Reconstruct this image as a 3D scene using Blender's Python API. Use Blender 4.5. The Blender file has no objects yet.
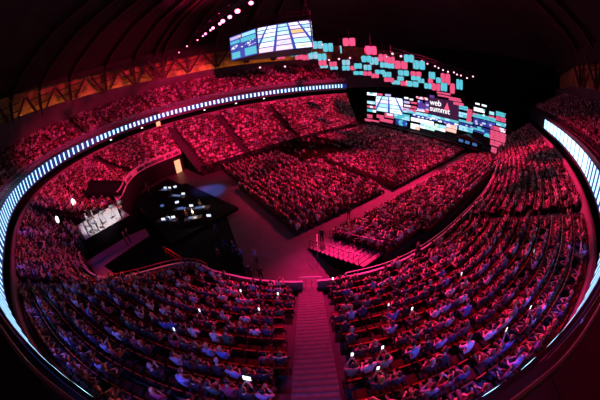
import bpy, bmesh, math, random
import numpy as np
from mathutils import Vector, Matrix
random.seed(11); RNG = np.random.default_rng(11)
S = bpy.context.scene; COL = S.collection
R = math.radians; PI = math.pi

# ------------------------------------------------------------------ materials
_M = {}
def mat(name, col, rough=.6, metal=0., emit=None, es=1., noise=0., nscale=6., alpha=None, spec=.5):
    if name in _M: return _M[name]
    m = bpy.data.materials.new(name); m.use_nodes = True
    nt = m.node_tree; b = nt.nodes['Principled BSDF']
    b.inputs['Base Color'].default_value = (*col, 1); b.inputs['Roughness'].default_value = rough
    b.inputs['Metallic'].default_value = metal; b.inputs['Specular IOR Level'].default_value = spec
    if noise:
        tc = nt.nodes.new('ShaderNodeTexCoord'); n = nt.nodes.new('ShaderNodeTexNoise'); n.inputs['Scale'].default_value = nscale
        n.inputs['Detail'].default_value = 6
        r = nt.nodes.new('ShaderNodeValToRGB')
        r.color_ramp.elements[0].position = .3; r.color_ramp.elements[1].position = .75
        r.color_ramp.elements[0].color = (*[c*(1-noise) for c in col], 1); r.color_ramp.elements[1].color = (*[min(1, c*(1+noise)) for c in col], 1)
        nt.links.new(tc.outputs['Object'], n.inputs['Vector']); nt.links.new(n.outputs['Fac'], r.inputs['Fac'])
        nt.links.new(r.outputs['Color'], b.inputs['Base Color'])
    if emit:
        b.inputs['Emission Color'].default_value = (*emit, 1); b.inputs['Emission Strength'].default_value = es
    if alpha is not None:
        b.inputs['Alpha'].default_value = alpha
    _M[name] = m; return m

def crowd_mat(name, rough=.6):
    m = bpy.data.materials.new(name); m.use_nodes = True
    nt = m.node_tree; b = nt.nodes['Principled BSDF']; b.inputs['Roughness'].default_value = rough
    a = nt.nodes.new('ShaderNodeAttribute'); a.attribute_name = 'cloth'
    nt.links.new(a.outputs['Color'], b.inputs['Base Color']); return m

# ------------------------------------------------------------------ mesh builder
class MB:
    def __init__(s): s.v = []; s.f = []; s.m = []; s.mats = []
    def mi(s, m):
        if m not in s.mats: s.mats.append(m)
        return s.mats.index(m)
    def quad(s, a, b, c, d, m):
        i = len(s.v); s.v += [tuple(a), tuple(b), tuple(c), tuple(d)]; s.f.append((i, i+1, i+2, i+3)); s.m.append(s.mi(m))
    def poly(s, pts, m):
        i = len(s.v); s.v += [tuple(p) for p in pts]; s.f.append(tuple(range(i, i+len(pts)))); s.m.append(s.mi(m))
    def box(s, c, sz, m, ax=None, rz=0.):
        c = Vector(c); hx, hy, hz = [k/2 for k in sz]
        if ax is None:
            X = Vector((math.cos(rz), math.sin(rz), 0)); Y = Vector((-math.sin(rz), math.cos(rz), 0)); Z = Vector((0, 0, 1))
        else: X, Y, Z = ax
        i = len(s.v)
        for dx in (-1, 1):
            for dy in (-1, 1):
                for dz in (-1, 1):
                    s.v.append(tuple(c + X*hx*dx + Y*hy*dy + Z*hz*dz))
        k = s.mi(m)
        for q in ((0, 1, 3, 2), (4, 6, 7, 5), (0, 4, 5, 1), (2, 3, 7, 6), (0, 2, 6, 4), (1, 5, 7, 3)):
            s.f.append(tuple(i+j for j in q)); s.m.append(k)
    def bar(s, a, b, w, h, m, up=(0, 0, 1)):
        a = Vector(a); b = Vector(b); d = b-a; L = d.length
        if L < 1e-6: return
        d /= L; u = Vector(up)
        if abs(d.dot(u)) > .98: u = Vector((1, 0, 0))
        y = u.cross(d).normalized(); z = d.cross(y)
        s.box((a+b)/2, (L, w, h), m, (d, y, z))
    def tube(s, pts, r, m, n=6, closed=False, rr=None, caps=True):
        pts = [Vector(p) for p in pts]; N = len(pts); i0 = len(s.v); k = s.mi(m)
        for i, p in enumerate(pts):
            a = pts[max(i-1, 0)]; b = pts[min(i+1, N-1)]
            d = (b-a).normalized(); u = Vector((0, 0, 1)) if abs(d.z) < .95 else Vector((1, 0, 0))
            x = u.cross(d).normalized(); y = d.cross(x); q = rr[i] if rr else r
            for j in range(n):
                t = 2*PI*j/n; s.v.append(tuple(p + x*q*math.cos(t) + y*q*math.sin(t)))
        for i in range(N-1):
            for j in range(n):
                a = i0+i*n+j; b = i0+i*n+(j+1) % n
                s.f.append((a, b, b+n, a+n)); s.m.append(k)
        if caps:
            s.f.append(tuple(i0+j for j in range(n))[::-1]); s.m.append(k)
            s.f.append(tuple(i0+(N-1)*n+j for j in range(n))); s.m.append(k)
    def lathe(s, prof, m, c=(0, 0, 0), n=14, M=None):
        i0 = len(s.v); k = s.mi(m)
        for r, z in prof:
            for j in range(n):
                t = 2*PI*j/n; p = Vector((r*math.cos(t), r*math.sin(t), z))
                if M: p = M @ p
                s.v.append(tuple(p+Vector(c)))
        for i in range(len(prof)-1):
            for j in range(n):
                a = i0+i*n+j; b = i0+i*n+(j+1) % n
                s.f.append((a, b, b+n, a+n)); s.m.append(k)
        s.f.append(tuple(i0+j for j in range(n))[::-1]); s.m.append(k)
        s.f.append(tuple(i0+(len(prof)-1)*n+j for j in range(n))); s.m.append(k)
    def build(s, name, parent=None, smooth=False):
        me = bpy.data.meshes.new(name); me.from_pydata(s.v, [], s.f)
        for m in s.mats: me.materials.append(m)
        me.polygons.foreach_set('material_index', s.m)
        if smooth: me.polygons.foreach_set('use_smooth', [True]*len(s.f))
        me.update()
        o = bpy.data.objects.new(name, me); COL.objects.link(o)
        if parent: o.parent = parent
        return o
def tag(o, label=None, cat=None, group=None, kind=None):
    if label: o['label'] = label
    if cat: o['category'] = cat
    if group: o['group'] = group
    if kind: o['kind'] = kind
    return o
def struct(mb, name, **k): o = mb.build(name, **k); o['kind'] = 'structure'; return o
def empty(name, loc=(0, 0, 0), rz=0.):
    o = bpy.data.objects.new(name, None); COL.objects.link(o); o.location = loc; o.rotation_euler = (0, 0, rz); return o

NUM = 'first second third fourth fifth sixth seventh eighth ninth tenth eleventh twelfth thirteenth fourteenth fifteenth sixteenth seventeenth eighteenth nineteenth'.split()
TENS = {2: 'twent', 3: 'thirt', 4: 'fort', 5: 'fift', 6: 'sixt', 7: 'sevent', 8: 'eight', 9: 'ninet'}
def nth(n):
    if n <= 19: return NUM[n-1]
    t, u = divmod(n, 10)
    return TENS[t]+'ieth' if u == 0 else TENS[t]+'y-'+NUM[u-1]

# ------------------------------------------------------------------ camera (15 mm class fisheye on the upper balcony)
CAMZ = 15.
ca, sa = .844, .536
def w2(x, y, z): return Vector((ca*x+sa*y, -sa*x+ca*y, z))
P_, A_, F_ = R(27.5), R(5.0), 262.
r0 = w2(1, 0, 0); u0 = w2(0, math.sin(P_), math.cos(P_)); f0 = w2(0, math.cos(P_), -math.sin(P_))
cr = r0*math.cos(A_) - u0*math.sin(A_); cu = r0*math.sin(A_) + u0*math.cos(A_)
cam_d = bpy.data.cameras.new('camera'); cam = bpy.data.objects.new('camera', cam_d); COL.objects.link(cam)
cam_d.type = 'PANO'
for tgt in (cam_d, getattr(cam_d, 'cycles', None)):
    if tgt is not None and hasattr(tgt, 'panorama_type'):
        try:
            tgt.panorama_type = 'FISHEYE_EQUISOLID'; tgt.fisheye_lens = F_*36/600; tgt.fisheye_fov = R(182)
        except Exception: pass
cam_d.sensor_width = 36; cam_d.sensor_height = 24; cam_d.sensor_fit = 'HORIZONTAL'
cam_d.clip_start = .02; cam_d.clip_end = 500
Mx = Matrix((( cr.x, cu.x, -f0.x, 0), (cr.y, cu.y, -f0.y, 0), (cr.z, cu.z, -f0.z, CAMZ), (0, 0, 0, 1)))
cam.matrix_world = Mx
S.camera = cam
CB = np.array([cr, cu, f0])
def in_frame(pts, margin=0):            # which points the lens takes in: used only to leave out what the photo shows nothing of
    d = np.asarray(pts, float) - np.array([0, 0, CAMZ]); d /= np.linalg.norm(d, axis=1)[:, None]
    c = d @ CB.T; th = np.arccos(np.clip(c[:, 2], -1, 1)); r = 2*F_*np.sin(th/2); h = np.hypot(c[:, 0], c[:, 1])+1e-9
    x = 300+c[:, 0]/h*r; y = 200-c[:, 1]/h*r
    return (x > -margin) & (x < 600+margin) & (y > -margin) & (y < 400+margin), x, y

# ------------------------------------------------------------------ plan curves of the bowl (metres)
PAIRS = [  # back of lower bowl (under the balcony)  ->  front rail
 ((61, 5), (60, 12)), ((46, .6), (48, 9)), ((36.4, -2.2), (38, 7.3)), ((27.8, -3.9), (29, 6.4)), ((20.4, -4.7), (22, 6.4)),
 ((13.8, -4.8), (16.5, 6.6)), ((8.6, -3.75), (12.3, 7.2)), ((4.4, -2.15), (9.3, 8.3)), ((0, .2), (6.5, 9.9)), ((-3.3, 2.6), (4, 12.0)),
 ((-6.8, 5.6), (1.8, 14.6)), ((-9.9, 9.2), (-.3, 17.2)), ((-13.2, 15), (-7.6, 19.2)), ((-17.2, 23.5), (-11.4, 24.6)), ((-19.2, 31.5), (-9.8, 30.4))]
PAIRS2 = [((-19.3, 32.2), (-9.6, 31.6)), ((-18.8, 39.7), (-6.3, 37)), ((-15, 47.5), (-5, 43.5)), ((-8, 53.5), (-2.2, 48)), ((2, 57), (4.2, 50.3)), ((5, 57.4), (6, 50.9))]
PAIRS3 = [((5, 57.4), (8, 43.6)), ((14, 57.4), (15, 43.8)), ((26, 56.6), (27, 45)), ((38, 55), (38, 46.5)), ((52, 53), (50, 47.5))]
def spline(ctrl, n=14):
    c = [np.array(p, float) for p in ctrl]; c = [2*c[0]-c[1]] + c + [2*c[-1]-c[-2]]
    out = []
    for i in range(1, len(c)-2):
        a, b, d, e = c[i-1], c[i], c[i+1], c[i+2]
        for k in range(n):
            t = k/n; out.append(.5*(2*b + (d-a)*t + (2*a-5*b+4*d-e)*t*t + (3*b-a-3*d+e)*t**3))
    out.append(c[-2]); return np.array(out)
RIB = spline([p[0] for p in PAIRS] + [p[0] for p in PAIRS2[1:]] + [p[0] for p in PAIRS3[1:]])
def offset(c, d):                      # outward of the hall
    t = np.gradient(c, axis=0); t /= np.linalg.norm(t, axis=1)[:, None]
    return c + d*np.stack([-t[:, 1], t[:, 0]], 1)*SGN
SGN = 1.
_mid = np.array([18., 26.])
if np.sum((offset(RIB, 1.)-RIB)*(RIB-_mid)) < 0: SGN = -1.
def strip(mb, A, za, B, zb, m):
    for i in range(len(A)-1):
        mb.quad((*A[i], za), (*A[i+1], za), (*B[i+1], zb), (*B[i], zb), m)

# ------------------------------------------------------------------ surfaces
CONC = mat('tier_concrete', (.03, .027, .028), .75, noise=.35, nscale=3)
STEPM = mat('stair_concrete', (.10, .085, .085), .7, noise=.25, nscale=4)
NOSE = mat('stair_nosing', (.05, .045, .05), .6)
FLOORM = mat('arena_floor', (.095, .078, .085), .5, noise=.2, nscale=.8, spec=.3)
PITM = mat('black_carpet', (.007, .0065, .008), .95, spec=.1, noise=.3, nscale=5)
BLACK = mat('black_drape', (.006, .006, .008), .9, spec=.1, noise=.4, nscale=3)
DARK = mat('dark_steel', (.03, .03, .035), .45, .6)
PALE = mat('pale_parapet', (.55, .5, .52), .55, noise=.1, nscale=2)
WALLM = mat('painted_concrete', (.20, .18, .19), .7, noise=.2, nscale=.6)
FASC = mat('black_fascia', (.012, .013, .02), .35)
ROOF = mat('dark_roof', (.03, .022, .024), .85, noise=.4, nscale=.3)
TIMB = mat('glulam_timber', (.06, .028, .015), .6, noise=.35, nscale=1.5)
PANEL = mat('pine_boarding', (.52, .30, .11), .6, noise=.75, nscale=.45)
RAILM = mat('painted_rail', (.6, .5, .5), .4, .2)
GLASS = mat('balustrade_glass', (.4, .5, .6), .08, 0, alpha=.22)

# ------------------------------------------------------------------ setting: floor, tiers, walls, roof
fl = MB(); fl.poly([(-30, -14, 0), (90, -14, 0), (90, 72, 0), (-30, 72, 0)], FLOORM); struct(fl, 'floor')
pit = MB(); pit.poly([(-12, 15, .012), (1.0, 15.6, .012), (3.6, 13.4, .012), (5.2, 20, .012), (6.6, 27, .012), (6.0, 32, .012), (5.0, 37, .012), (3.8, 43, .012), (2, 49, .012), (-6, 44, .012), (-6, 30, .012), (-12, 25, .012)], PITM)  # black sheet on the floor: the unlit area's shade put into the colour
struct(pit, 'floor_carpet')

LOFTS = []
def loft(name, pairs, rows, z0, z1, par=True, par_h=.85, base=0.):
    Rc = spline([p[0] for p in pairs]); Fc = spline([p[1] for p in pairs])
    rise = (z1-z0)/(rows-1); mb = MB()
    C = [Fc + (Rc-Fc)*(k/rows) for k in range(rows+1)]
    for k in range(rows):
        z = z0+k*rise
        strip(mb, C[k], z, C[k+1], z, CONC)
        strip(mb, C[k], z-rise if k else base, C[k], z, CONC)
    for e in (0, -1):                                      # close the ends with a side wall
        for k in range(rows):
            z = z0+k*rise
            mb.quad((*C[k][e], base), (*C[k+1][e], base), (*C[k+1][e], z), (*C[k][e], z), BLACK)
    struct(mb, name)
    LOFTS.append(dict(name=name, R=Rc, F=Fc, rows=rows, z0=z0, rise=rise)); return LOFTS[-1]
LA = loft('floor_near_tier', PAIRS, 13, 2.2, 7.7)
LB = loft('floor_corner_tier', PAIRS2, 13, 3.6, 8.0)
LC = loft('floor_far_tier', PAIRS3, 17, 1.0, 8.0)

def wallcurve(name, C, z0, z1, m, th=.16, cap=None, fn=struct):
    mb = MB(); D = offset(C, th) if len(C) > 2 else C
    strip(mb, C, z0, C, z1, m); strip(mb, D, z1, D, z0, m); strip(mb, C, z1, D, z1, cap or m)
    for e in (0, -1): mb.quad((*C[e], z0), (*D[e], z0), (*D[e], z1), (*C[e], z1), m)
    return fn(mb, name)
# pale wall that closes the last row, black concourse recess behind it, balcony soffit
wallcurve('wall_bowl_back', offset(RIB, .05), 7.6, 9.25, WALLM, .25, PALE)
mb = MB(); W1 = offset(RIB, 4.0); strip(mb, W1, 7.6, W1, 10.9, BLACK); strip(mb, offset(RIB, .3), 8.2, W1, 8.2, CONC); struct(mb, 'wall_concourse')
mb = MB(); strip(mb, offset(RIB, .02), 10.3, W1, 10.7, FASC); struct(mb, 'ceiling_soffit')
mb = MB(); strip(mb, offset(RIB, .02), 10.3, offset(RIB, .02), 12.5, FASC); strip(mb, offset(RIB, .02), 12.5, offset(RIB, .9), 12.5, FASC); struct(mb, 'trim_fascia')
# front walls of the tiers, with gap at the stair
def front_wall(name, L, i0, i1, z0, z1):
    C = L['F'][i0:i1+1]
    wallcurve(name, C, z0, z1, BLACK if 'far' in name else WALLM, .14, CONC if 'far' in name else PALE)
n = 14
front_wall('wall_front_right', LA, 0, 8*n-2, 0, 3.05)
front_wall('wall_front_left', LA, 8*n+2, 13*n-1, 0, 3.05)
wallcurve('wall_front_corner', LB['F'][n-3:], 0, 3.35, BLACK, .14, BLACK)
wallcurve('wall_front_corner_band', offset(LB['F'][n-3:], -.03), 3.36, 4.5, PALE, .2, PALE)
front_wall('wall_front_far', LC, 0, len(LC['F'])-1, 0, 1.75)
# dark ledge between the ribbon board and the handrail right below the lens
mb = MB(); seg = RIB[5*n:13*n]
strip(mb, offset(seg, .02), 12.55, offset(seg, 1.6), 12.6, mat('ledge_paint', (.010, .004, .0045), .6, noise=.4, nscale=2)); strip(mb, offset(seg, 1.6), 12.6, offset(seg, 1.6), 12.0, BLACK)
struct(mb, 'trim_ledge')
mb = MB(); seg = RIB[4*n:14*n]; strip(mb, offset(seg, 1.6), 12.62, offset(seg, 8.5), 12.62, PITM); struct(mb, 'floor_balcony')
# upper tier
UROWS = 9
U0 = 12.5
mb = MB()
for k in range(UROWS):
    A = offset(RIB, 1.0+.85*k); B = offset(RIB, 1.85+.85*k); z = U0+.1+.52*k
    near = [i for i in range(len(RIB)) if np.hypot(*RIB[i]) < 13]
    for i in range(len(RIB)-1):
        if i in near: continue
        mb.quad((*A[i], z), (*A[i+1], z), (*B[i+1], z), (*B[i], z), CONC)
        mb.quad((*A[i], z-.52), (*A[i+1], z-.52), (*A[i+1], z), (*A[i], z), CONC)
struct(mb, 'floor_upper_tier')
WC = offset(RIB, 9.0)
WCL = np.vstack([[(92, -2), (72, -4)], WC[4:], [(70, 60), (92, 58)]])
def zb(p): return 19.7+2.3*min(1, max(0, (10-p[0])/34))+(2.4*min(1, max(0, (40-p[1])/20)) if p[0] < 0 else 0)
def stripv(mb, A, za, B, zb_, m):
    for i in range(len(A)-1): mb.quad((*A[i], za[i]), (*A[i+1], za[i+1]), (*B[i+1], zb_[i+1]), (*B[i], zb_[i]), m)
ZB = [zb(p) for p in WCL]; ZT = [z+4.4 for z in ZB]
mb = MB(); stripv(mb, WCL, [10]*len(WCL), WCL, ZB, mat('upper_concrete', (.12, .10, .11), .75, noise=.25, nscale=.5)); struct(mb, 'wall_upper')
mb = MB(); stripv(mb, offset(WCL, 1.6), [z-.4 for z in ZB], offset(WCL, 1.6), [27.]*len(WCL), PANEL); stripv(mb, WCL, [z-.02 for z in ZB], offset(WCL, 1.7), [z-.02 for z in ZB], WALLM); stripv(mb, WCL, ZT, offset(WCL, 1.8), [z+.6 for z in ZT], ROOF); stripv(mb, WCL, ZT, WCL, [27.]*len(WCL), ROOF); struct(mb, 'wall_timber')
mb = MB(); e = [(92, -16), (92, 75)]; mb.quad((92, -20, 0), (92, 75, 0), (92, 75, 40), (92, -20, 40), BLACK); struct(mb, 'wall_stage_end')
# roof shell
mb = MB(); WR = offset(WCL, 1.9); cen = np.array([26., 26.]); levels = [(1., 26.6), (.9, 29.5), (.74, 33.2), (.54, 36), (.32, 37.8), (.1, 38.6), (0, 38.7)]
WRc = np.vstack([WR, WR[:1]])
for (a, za), (b, zb) in zip(levels, levels[1:]):
    strip(mb, cen+(WRc-cen)*a, za, cen+(WRc-cen)*b, zb, ROOF)
struct(mb, 'ceiling')

# ------------------------------------------------------------------ timber roof frames, each a thing
def frame(i, j, label):
    root = empty('timber_roof_frame', (*WR[i], 19.95)); o = Vector((*WR[i], 19.95))
    tag(root, label, 'roof frame', 'timber frames under the roof edge')
    t = (Vector((*WR[min(i+1, len(WR)-1)], 0))-Vector((*WR[max(i-1, 0)], 0))).normalized(); inn = Vector((*(cen-WR[i]), 0)).normalized()
    a = MB(); a.bar(inn*1.7, inn*1.7+Vector((0, 0, 5.4)), .45, .6, TIMB); a.build('post', root)
    for s in (-1, 1):
        a = MB(); a.bar(inn*1.6+t*.2*s, inn*2.2+t*3.9*s+Vector((0, 0, 5.2)), .30, .5, TIMB); a.build('brace', root)
    a = MB()
    pr = None
    for lv, z in levels:
        p = Vector((*(cen+(WR[i]-cen)*min(lv, .97)), z-.9))-o
        if pr is not None: a.bar(pr, p, .5, .9, TIMB)
        pr = p
    a.build('rafter', root)
    for k, h in enumerate((1.4, 3.0, 4.5)):
        a = MB(); a.bar(inn*1.3-t*3.0+Vector((0, 0, h)), inn*1.3+t*3.0+Vector((0, 0, h+.35)), .12, .2, TIMB); a.build('rail', root)
idx = [k for k in range(6, len(WR)-6, 9)]
vis, vx, vy = in_frame([(*WR[i], 22.) for i in idx], 10)
shown = [(vx[k], i) for k, i in enumerate(idx) if vis[k]]
shown.sort()
for q, (x, i) in enumerate(shown):
    frame(i, q, f'{nth(q+1)} dark timber roof frame from the left end of the lit boarding')

# ------------------------------------------------------------------ LED ribbon on the fascia
LEDW = mat('led_white_bar', (.02, .02, .02), .4, emit=(.36, .70, 1.0), es=2.5)
LEDB = mat('led_blue_field', (.01, .01, .02), .3, emit=(.006, .035, .26), es=.7)
rb = empty('led_ribbon_board', (*RIB[8*n], 10.7)); o0 = Vector((*RIB[8*n], 10.7))
tag(rb, 'long curved LED ribbon board with white bars along the balcony front', 'ribbon board')
mb = MB(); ci = offset(RIB, -.10)[n:]; co = offset(RIB, .0)[n:]
def bh(p): return .50+.28*min(1, max(0, (55-p[1])/12))          # half height of the board
def stripz(mb, A, za, B, zb_, m):
    for i in range(len(A)-1): mb.quad((*A[i], za[i]), (*A[i+1], za[i+1]), (*B[i+1], zb_[i+1]), (*B[i], zb_[i]), m)
zt_ = [.65+bh(p) for p in ci]; zl_ = [.65-bh(p) for p in ci]
stripz(mb, ci-o0[:2], zl_, ci-o0[:2], zt_, LEDB); stripz(mb, ci-o0[:2], zt_, co-o0[:2], zt_, FASC); stripz(mb, ci-o0[:2], zl_, co-o0[:2], zl_, FASC)
mb.build('display_face', rb)
mb = MB(); cb = offset(RIB, -.115)[n:]
dl = np.concatenate([[0], np.cumsum(np.linalg.norm(np.diff(cb, axis=0), axis=1))])
s = 0.
while s < dl[-1]-1:
    i = int(np.searchsorted(dl, s)); i = min(max(i, 1), len(dl)-2)
    def pt(q): return np.array([np.interp(q, dl, cb[:, 0]), np.interp(q, dl, cb[:, 1])])
    p = pt(s)
    if p[0] > 24 and p[1] < 10: pit_, w = 2.0, 1.66         # the board shows an almost solid white band towards the stage
    elif p[0] > 14 and p[1] < 10: pit_, w = 1.15, .62
    elif p[0] < -11 and p[1] > 10: pit_, w = 1.25, .34
    elif np.hypot(*p) < 16: pit_, w = .8, .26
    elif p[1] > 50: pit_, w = .98, .40
    else: pit_, w = 1.0, .36
    a, b = pt(s)-o0[:2], pt(s+w)-o0[:2]
    q_ = bh(p)-.07; mb.quad((*a, .65-q_), (*b, .65-q_), (*b, .65+q_), (*a, .65+q_), LEDW)
    s += pit_
mb.build('light_bar', rb)['kind'] = 'stuff'
# glass balustrade on the balcony edge
bal = empty('balcony_balustrade', (*RIB[0], 12.5)); o0 = Vector((*RIB[0], 12.5)); tag(bal, 'glass balustrade with steel handrail above the LED ribbon board', 'railing')
far = RIB[12*n:]; mb = MB(); cc = offset(far, .12)-o0[:2]; strip(mb, cc, .03, cc, .85, GLASS); mb.build('glass_panel', bal)
mb = MB(); mb.tube([(*p, .9) for p in cc], .035, mat('steel_rail', (.5, .55, .6), .25, .9)); mb.build('handrail', bal)
hr = MB(); hc = spline([(-4.8, 3.9), (-1.8, 1.32), (-.9, .62), (0, 0), (.65, -.4), (1.4, -.8), (4.2, -2.0)], 8); hr.tube([(*p, 14.08) for p in hc], .022, mat('steel_rail', (.5, .55, .6), .25, .9), n=8)
for k in range(3, len(hc), 8): hr.tube([(*hc[k], 12.6), (*hc[k], 14.07)], .014, _M['steel_rail'], n=6)
tag(hr.build('balcony_handrail'), 'thin bluish steel handrail curving round the nearest balcony corner', 'railing')

# ------------------------------------------------------------------ stairs in the near tier
def idx_line(L, i):                     # front and back point of an aisle
    return Vector(L['F'][i]), Vector(L['R'][i])
AISLES = {0: [(8*n, .8), (12*n-3, .62), (4*n, .6)], 1: [(2*n+6, .6)], 2: [(1*n+3, .6), (2*n+3, .6), (0, .7)]}
def stair(L, i, hw, name, down):
    f, b = idx_line(L, i); d = (b-f); Ln = d.length; d /= Ln; y = Vector((-d.y, d.x)); mb = MB()
    per = 3; N = L['rows']*per; st = Ln/N; rs = L['rise']/per
    z = L['z0']+.02
    if down:                           # from the arena floor up to the first row
        k = int(L['z0']/rs); 
        for q in range(k):
            c = f-d*st*(k-q-.5); h = (q+1)*rs; ax = (d.to_3d(), y.to_3d(), Vector((0, 0, 1)))
            mb.box((c.x, c.y, h/2), (st, hw*2, h), STEPM, ax)
    for q in range(N):
        c = f+d*st*(q+.5); h = z+rs*(q+1) if q else z+rs; SM = STEPM if down else CONC
        ax = (d.to_3d(), y.to_3d(), Vector((0, 0, 1)))
        mb.box((c.x, c.y, h-.16), (st, hw*2, .32), SM, ax)
        c2 = f+d*(st*q+.035)
        mb.box((c2.x, c2.y, h+.004), (.07, hw*2, .012), NOSE, ax)
    struct(mb, name)
stair(LA, 8*n, .74, 'floor_stairs', True)
for L, k in ((LA, 0), (LB, 1), (LC, 2)):
    for q, (i, hw) in enumerate(AISLES[k]):
        if k == 0 and q == 0: continue
        stair(L, min(i, len(L['F'])-1), hw*.8, 'floor_aisle', False)

# ------------------------------------------------------------------ seats and people: slots
SLOTS = []   # (x, y, z, heading, block, row, seat, dist)
def rows_slots(L, k, pitch, block):
    ai = AISLES[k]
    for r in range(L['rows']):
        s = (r+.45)/L['rows']; C = L['F']+(L['R']-L['F'])*s
        dl = np.concatenate([[0], np.cumsum(np.linalg.norm(np.diff(C, axis=0), axis=1))])
        T = np.gradient(C, axis=0)
        q = pitch*.6; cnt = 0
        while q < dl[-1]-.3:
            p = np.array([np.interp(q, dl, C[:, 0]), np.interp(q, dl, C[:, 1])])
            t = np.array([np.interp(q, dl, T[:, 0]), np.interp(q, dl, T[:, 1])])
            ip = np.interp(q, dl, np.arange(len(C)))
            nrm = np.array([t[1], -t[0]])*SGN; nrm /= np.linalg.norm(nrm)
            ok = True
            for i, hw in ai:
                f, b = idx_line(L, min(i, len(L['F'])-1)); d = (b-f).normalized(); y = Vector((-d.y, d.x))
                if abs((Vector(p)-f).dot(y)) < hw+.28: ok = False; break
            if ok:
                SLOTS.append([p[0], p[1], L['z0']+r*L['rise'], math.atan2(nrm[1], nrm[0])-PI/2, block, r, q, ip])
            q += pitch
def vom(x, y): return -11.2 < x < -4.5 and 35.4 < y < 41.2
rows_slots(LA, 0, .54, 'A'); rows_slots(LB, 1, .54, 'B'); rows_slots(LC, 2, .54, 'C')
def rect_block(x0, x1, y0, y1, blk, face=-PI/2, px=.86, py=.52, zf=None, along='y'):
    r = 0
    for x in np.arange(x0, x1, px) if along == 'y' else np.arange(y0, y1, px):
        for j, y in enumerate(np.arange(y0, y1, py) if along == 'y' else np.arange(x0, x1, py)):
            X, Y = (x, y) if along == 'y' else (y, x)
            SLOTS.append([X, Y, zf(r) if zf else 0., face, blk, r, j, 0.])
        r += 1
rect_block(11.2, 24.6, 18.6, 33.4, 'F')
rect_block(12.0, 22.8, 35.0, 42.6, 'F')
rect_block(26.6, 52.6, 18.2, 33.2, 'F')
rect_block(35, 52.6, 34.6, 45.6, 'F')
rect_block(24.2, 33.6, 35.0, 45.6, 'E')
# raised bleacher block right of the centre aisle
BL_R = 9
def blz(r): return .18+.26*(BL_R-1-r)
rect_block(13.3, 50.5, 8.12, 15.9, 'G', face=-R(35), px=.88, zf=blz, along='x')
mb = MB()
for r in range(BL_R):
    z = blz(r); y = 8.12+.88*r; xa = 17.0 if r == 0 else 12.9
    mb.box(((xa+51)/2, y-.02, z/2), (51-xa, .88, z), CONC)
struct(mb, 'floor_bleacher')
vb = MB()
V4 = [(-5.9, 35.8, 4.2), (-5.4, 40.8, 4.2), (-10.9, 41.0, 6.2), (-11.0, 35.6, 6.2)]
vb.poly(V4, BLACK)  # black cover laid over the treads draws the dark of the opening
for q in range(4): vb.bar(V4[q], V4[(q+1) % 4], .14, .5, BLACK)
struct(vb, 'wall_vomitory')
# upper tier
for k in range(UROWS):
    C = offset(RIB, 1.0+.85*k+.4); dl = np.concatenate([[0], np.cumsum(np.linalg.norm(np.diff(C, axis=0), axis=1))])
    for q in np.arange(.5, dl[-1], .58):
        p = np.array([np.interp(q, dl, C[:, 0]), np.interp(q, dl, C[:, 1])]); ip = np.interp(q, dl, np.arange(len(C)))
        if np.hypot(*p) < 14 or (int(ip) % 21) in (0,): continue
        a = C[min(int(ip)+1, len(C)-1)]-C[int(ip)]; nrm = np.array([a[1], -a[0]])*SGN
        SLOTS.append([p[0], p[1], U0+.1+.52*k, math.atan2(nrm[1], nrm[0])-PI/2, 'U', k, q, ip])
XY = np.array([s[:3] for s in SLOTS]); XY[:, 2] += .9
SLOTS = [s for s in SLOTS if not (s[4] == 'B' and vom(s[0], s[1]))]
SLOTS = [s for s in SLOTS if not (s[4] == 'G' and s[1] < 8.5 and s[0] < 17.4)]
def on_platform(x, y):
    q = [(-10.7, 25.6), (-4.0, 27.5), (-6.6, 33.7), (-13.1, 31.5)]
    return all((q[(k+1) % 4][0]-q[k][0])*(y-q[k][1])-(q[(k+1) % 4][1]-q[k][1])*(x-q[k][0]) > 0 for k in range(4))
SLOTS = [s for s in SLOTS if not (s[4] in 'AB' and on_platform(s[0], s[1]))]
EMPTY = lambda s: s[4] == 'A' and 11*n < s[7] < 12.6*n and s[5] < 3      # the unsold front rows at the left corner
XY = np.array([s[:3] for s in SLOTS]); XY[:, 2] += .9
vis, sx, sy = in_frame(XY, 40); visin, _, _ = in_frame(XY, -1)
dist = np.linalg.norm(XY-np.array([0, 0, CAMZ]), axis=1)
FILL = {'A': .74, 'B': .9, 'C': .95, 'F': .95, 'G': .95, 'U': .8, 'E': .12}
occ = np.array([RNG.random() < FILL[s[4]] and not EMPTY(s) for s in SLOTS])
# ------------------------------------------------------------------ detailed people
SKINS = [mat('skin_light', (.48, .30, .22), .5), mat('skin_tan', (.34, .20, .13), .5), mat('skin_brown', (.22, .12, .08), .5)]
SHIRTS = [('white', (.62, .62, .66)), ('pale blue', (.26, .34, .55)), ('black', (.012, .012, .015)), ('charcoal', (.035, .035, .04)), ('navy', (.03, .04, .10)), ('grey', (.14, .14, .15)),
          ('light grey', (.34, .34, .37)), ('maroon', (.22, .03, .05)), ('lilac', (.32, .24, .42)), ('beige', (.34, .28, .22)), ('dark green', (.03, .09, .06)), ('blue', (.10, .18, .50))]
SHIRT_W = [.10, .05, .36, .20, .11, .03, .02, .04, .02, .02, .02, .03]
HAIRS = [('black', (.012, .010, .010)), ('dark brown', (.045, .025, .015)), ('brown', (.10, .055, .03)), ('fair', (.38, .26, .12)), ('grey', (.32, .31, .30))]
TROUS = [mat('trousers_denim', (.02, .026, .05), .8), mat('trousers_black', (.008, .008, .010), .8), mat('trousers_khaki', (.12, .095, .065), .8)]
SHOE = mat('shoe_black', (.02, .02, .02), .5); EYE = mat('eye_dark', (.02, .015, .012), .2); LIP = mat('lip', (.35, .13, .12), .5)
SHM = [mat('shirt_'+a.replace(' ', '_'), c, .8, noise=.12, nscale=9) for a, c in SHIRTS]; HAM = [mat('hair_'+a.replace(' ', '_'), c, .45) for a, c in HAIRS]

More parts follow.
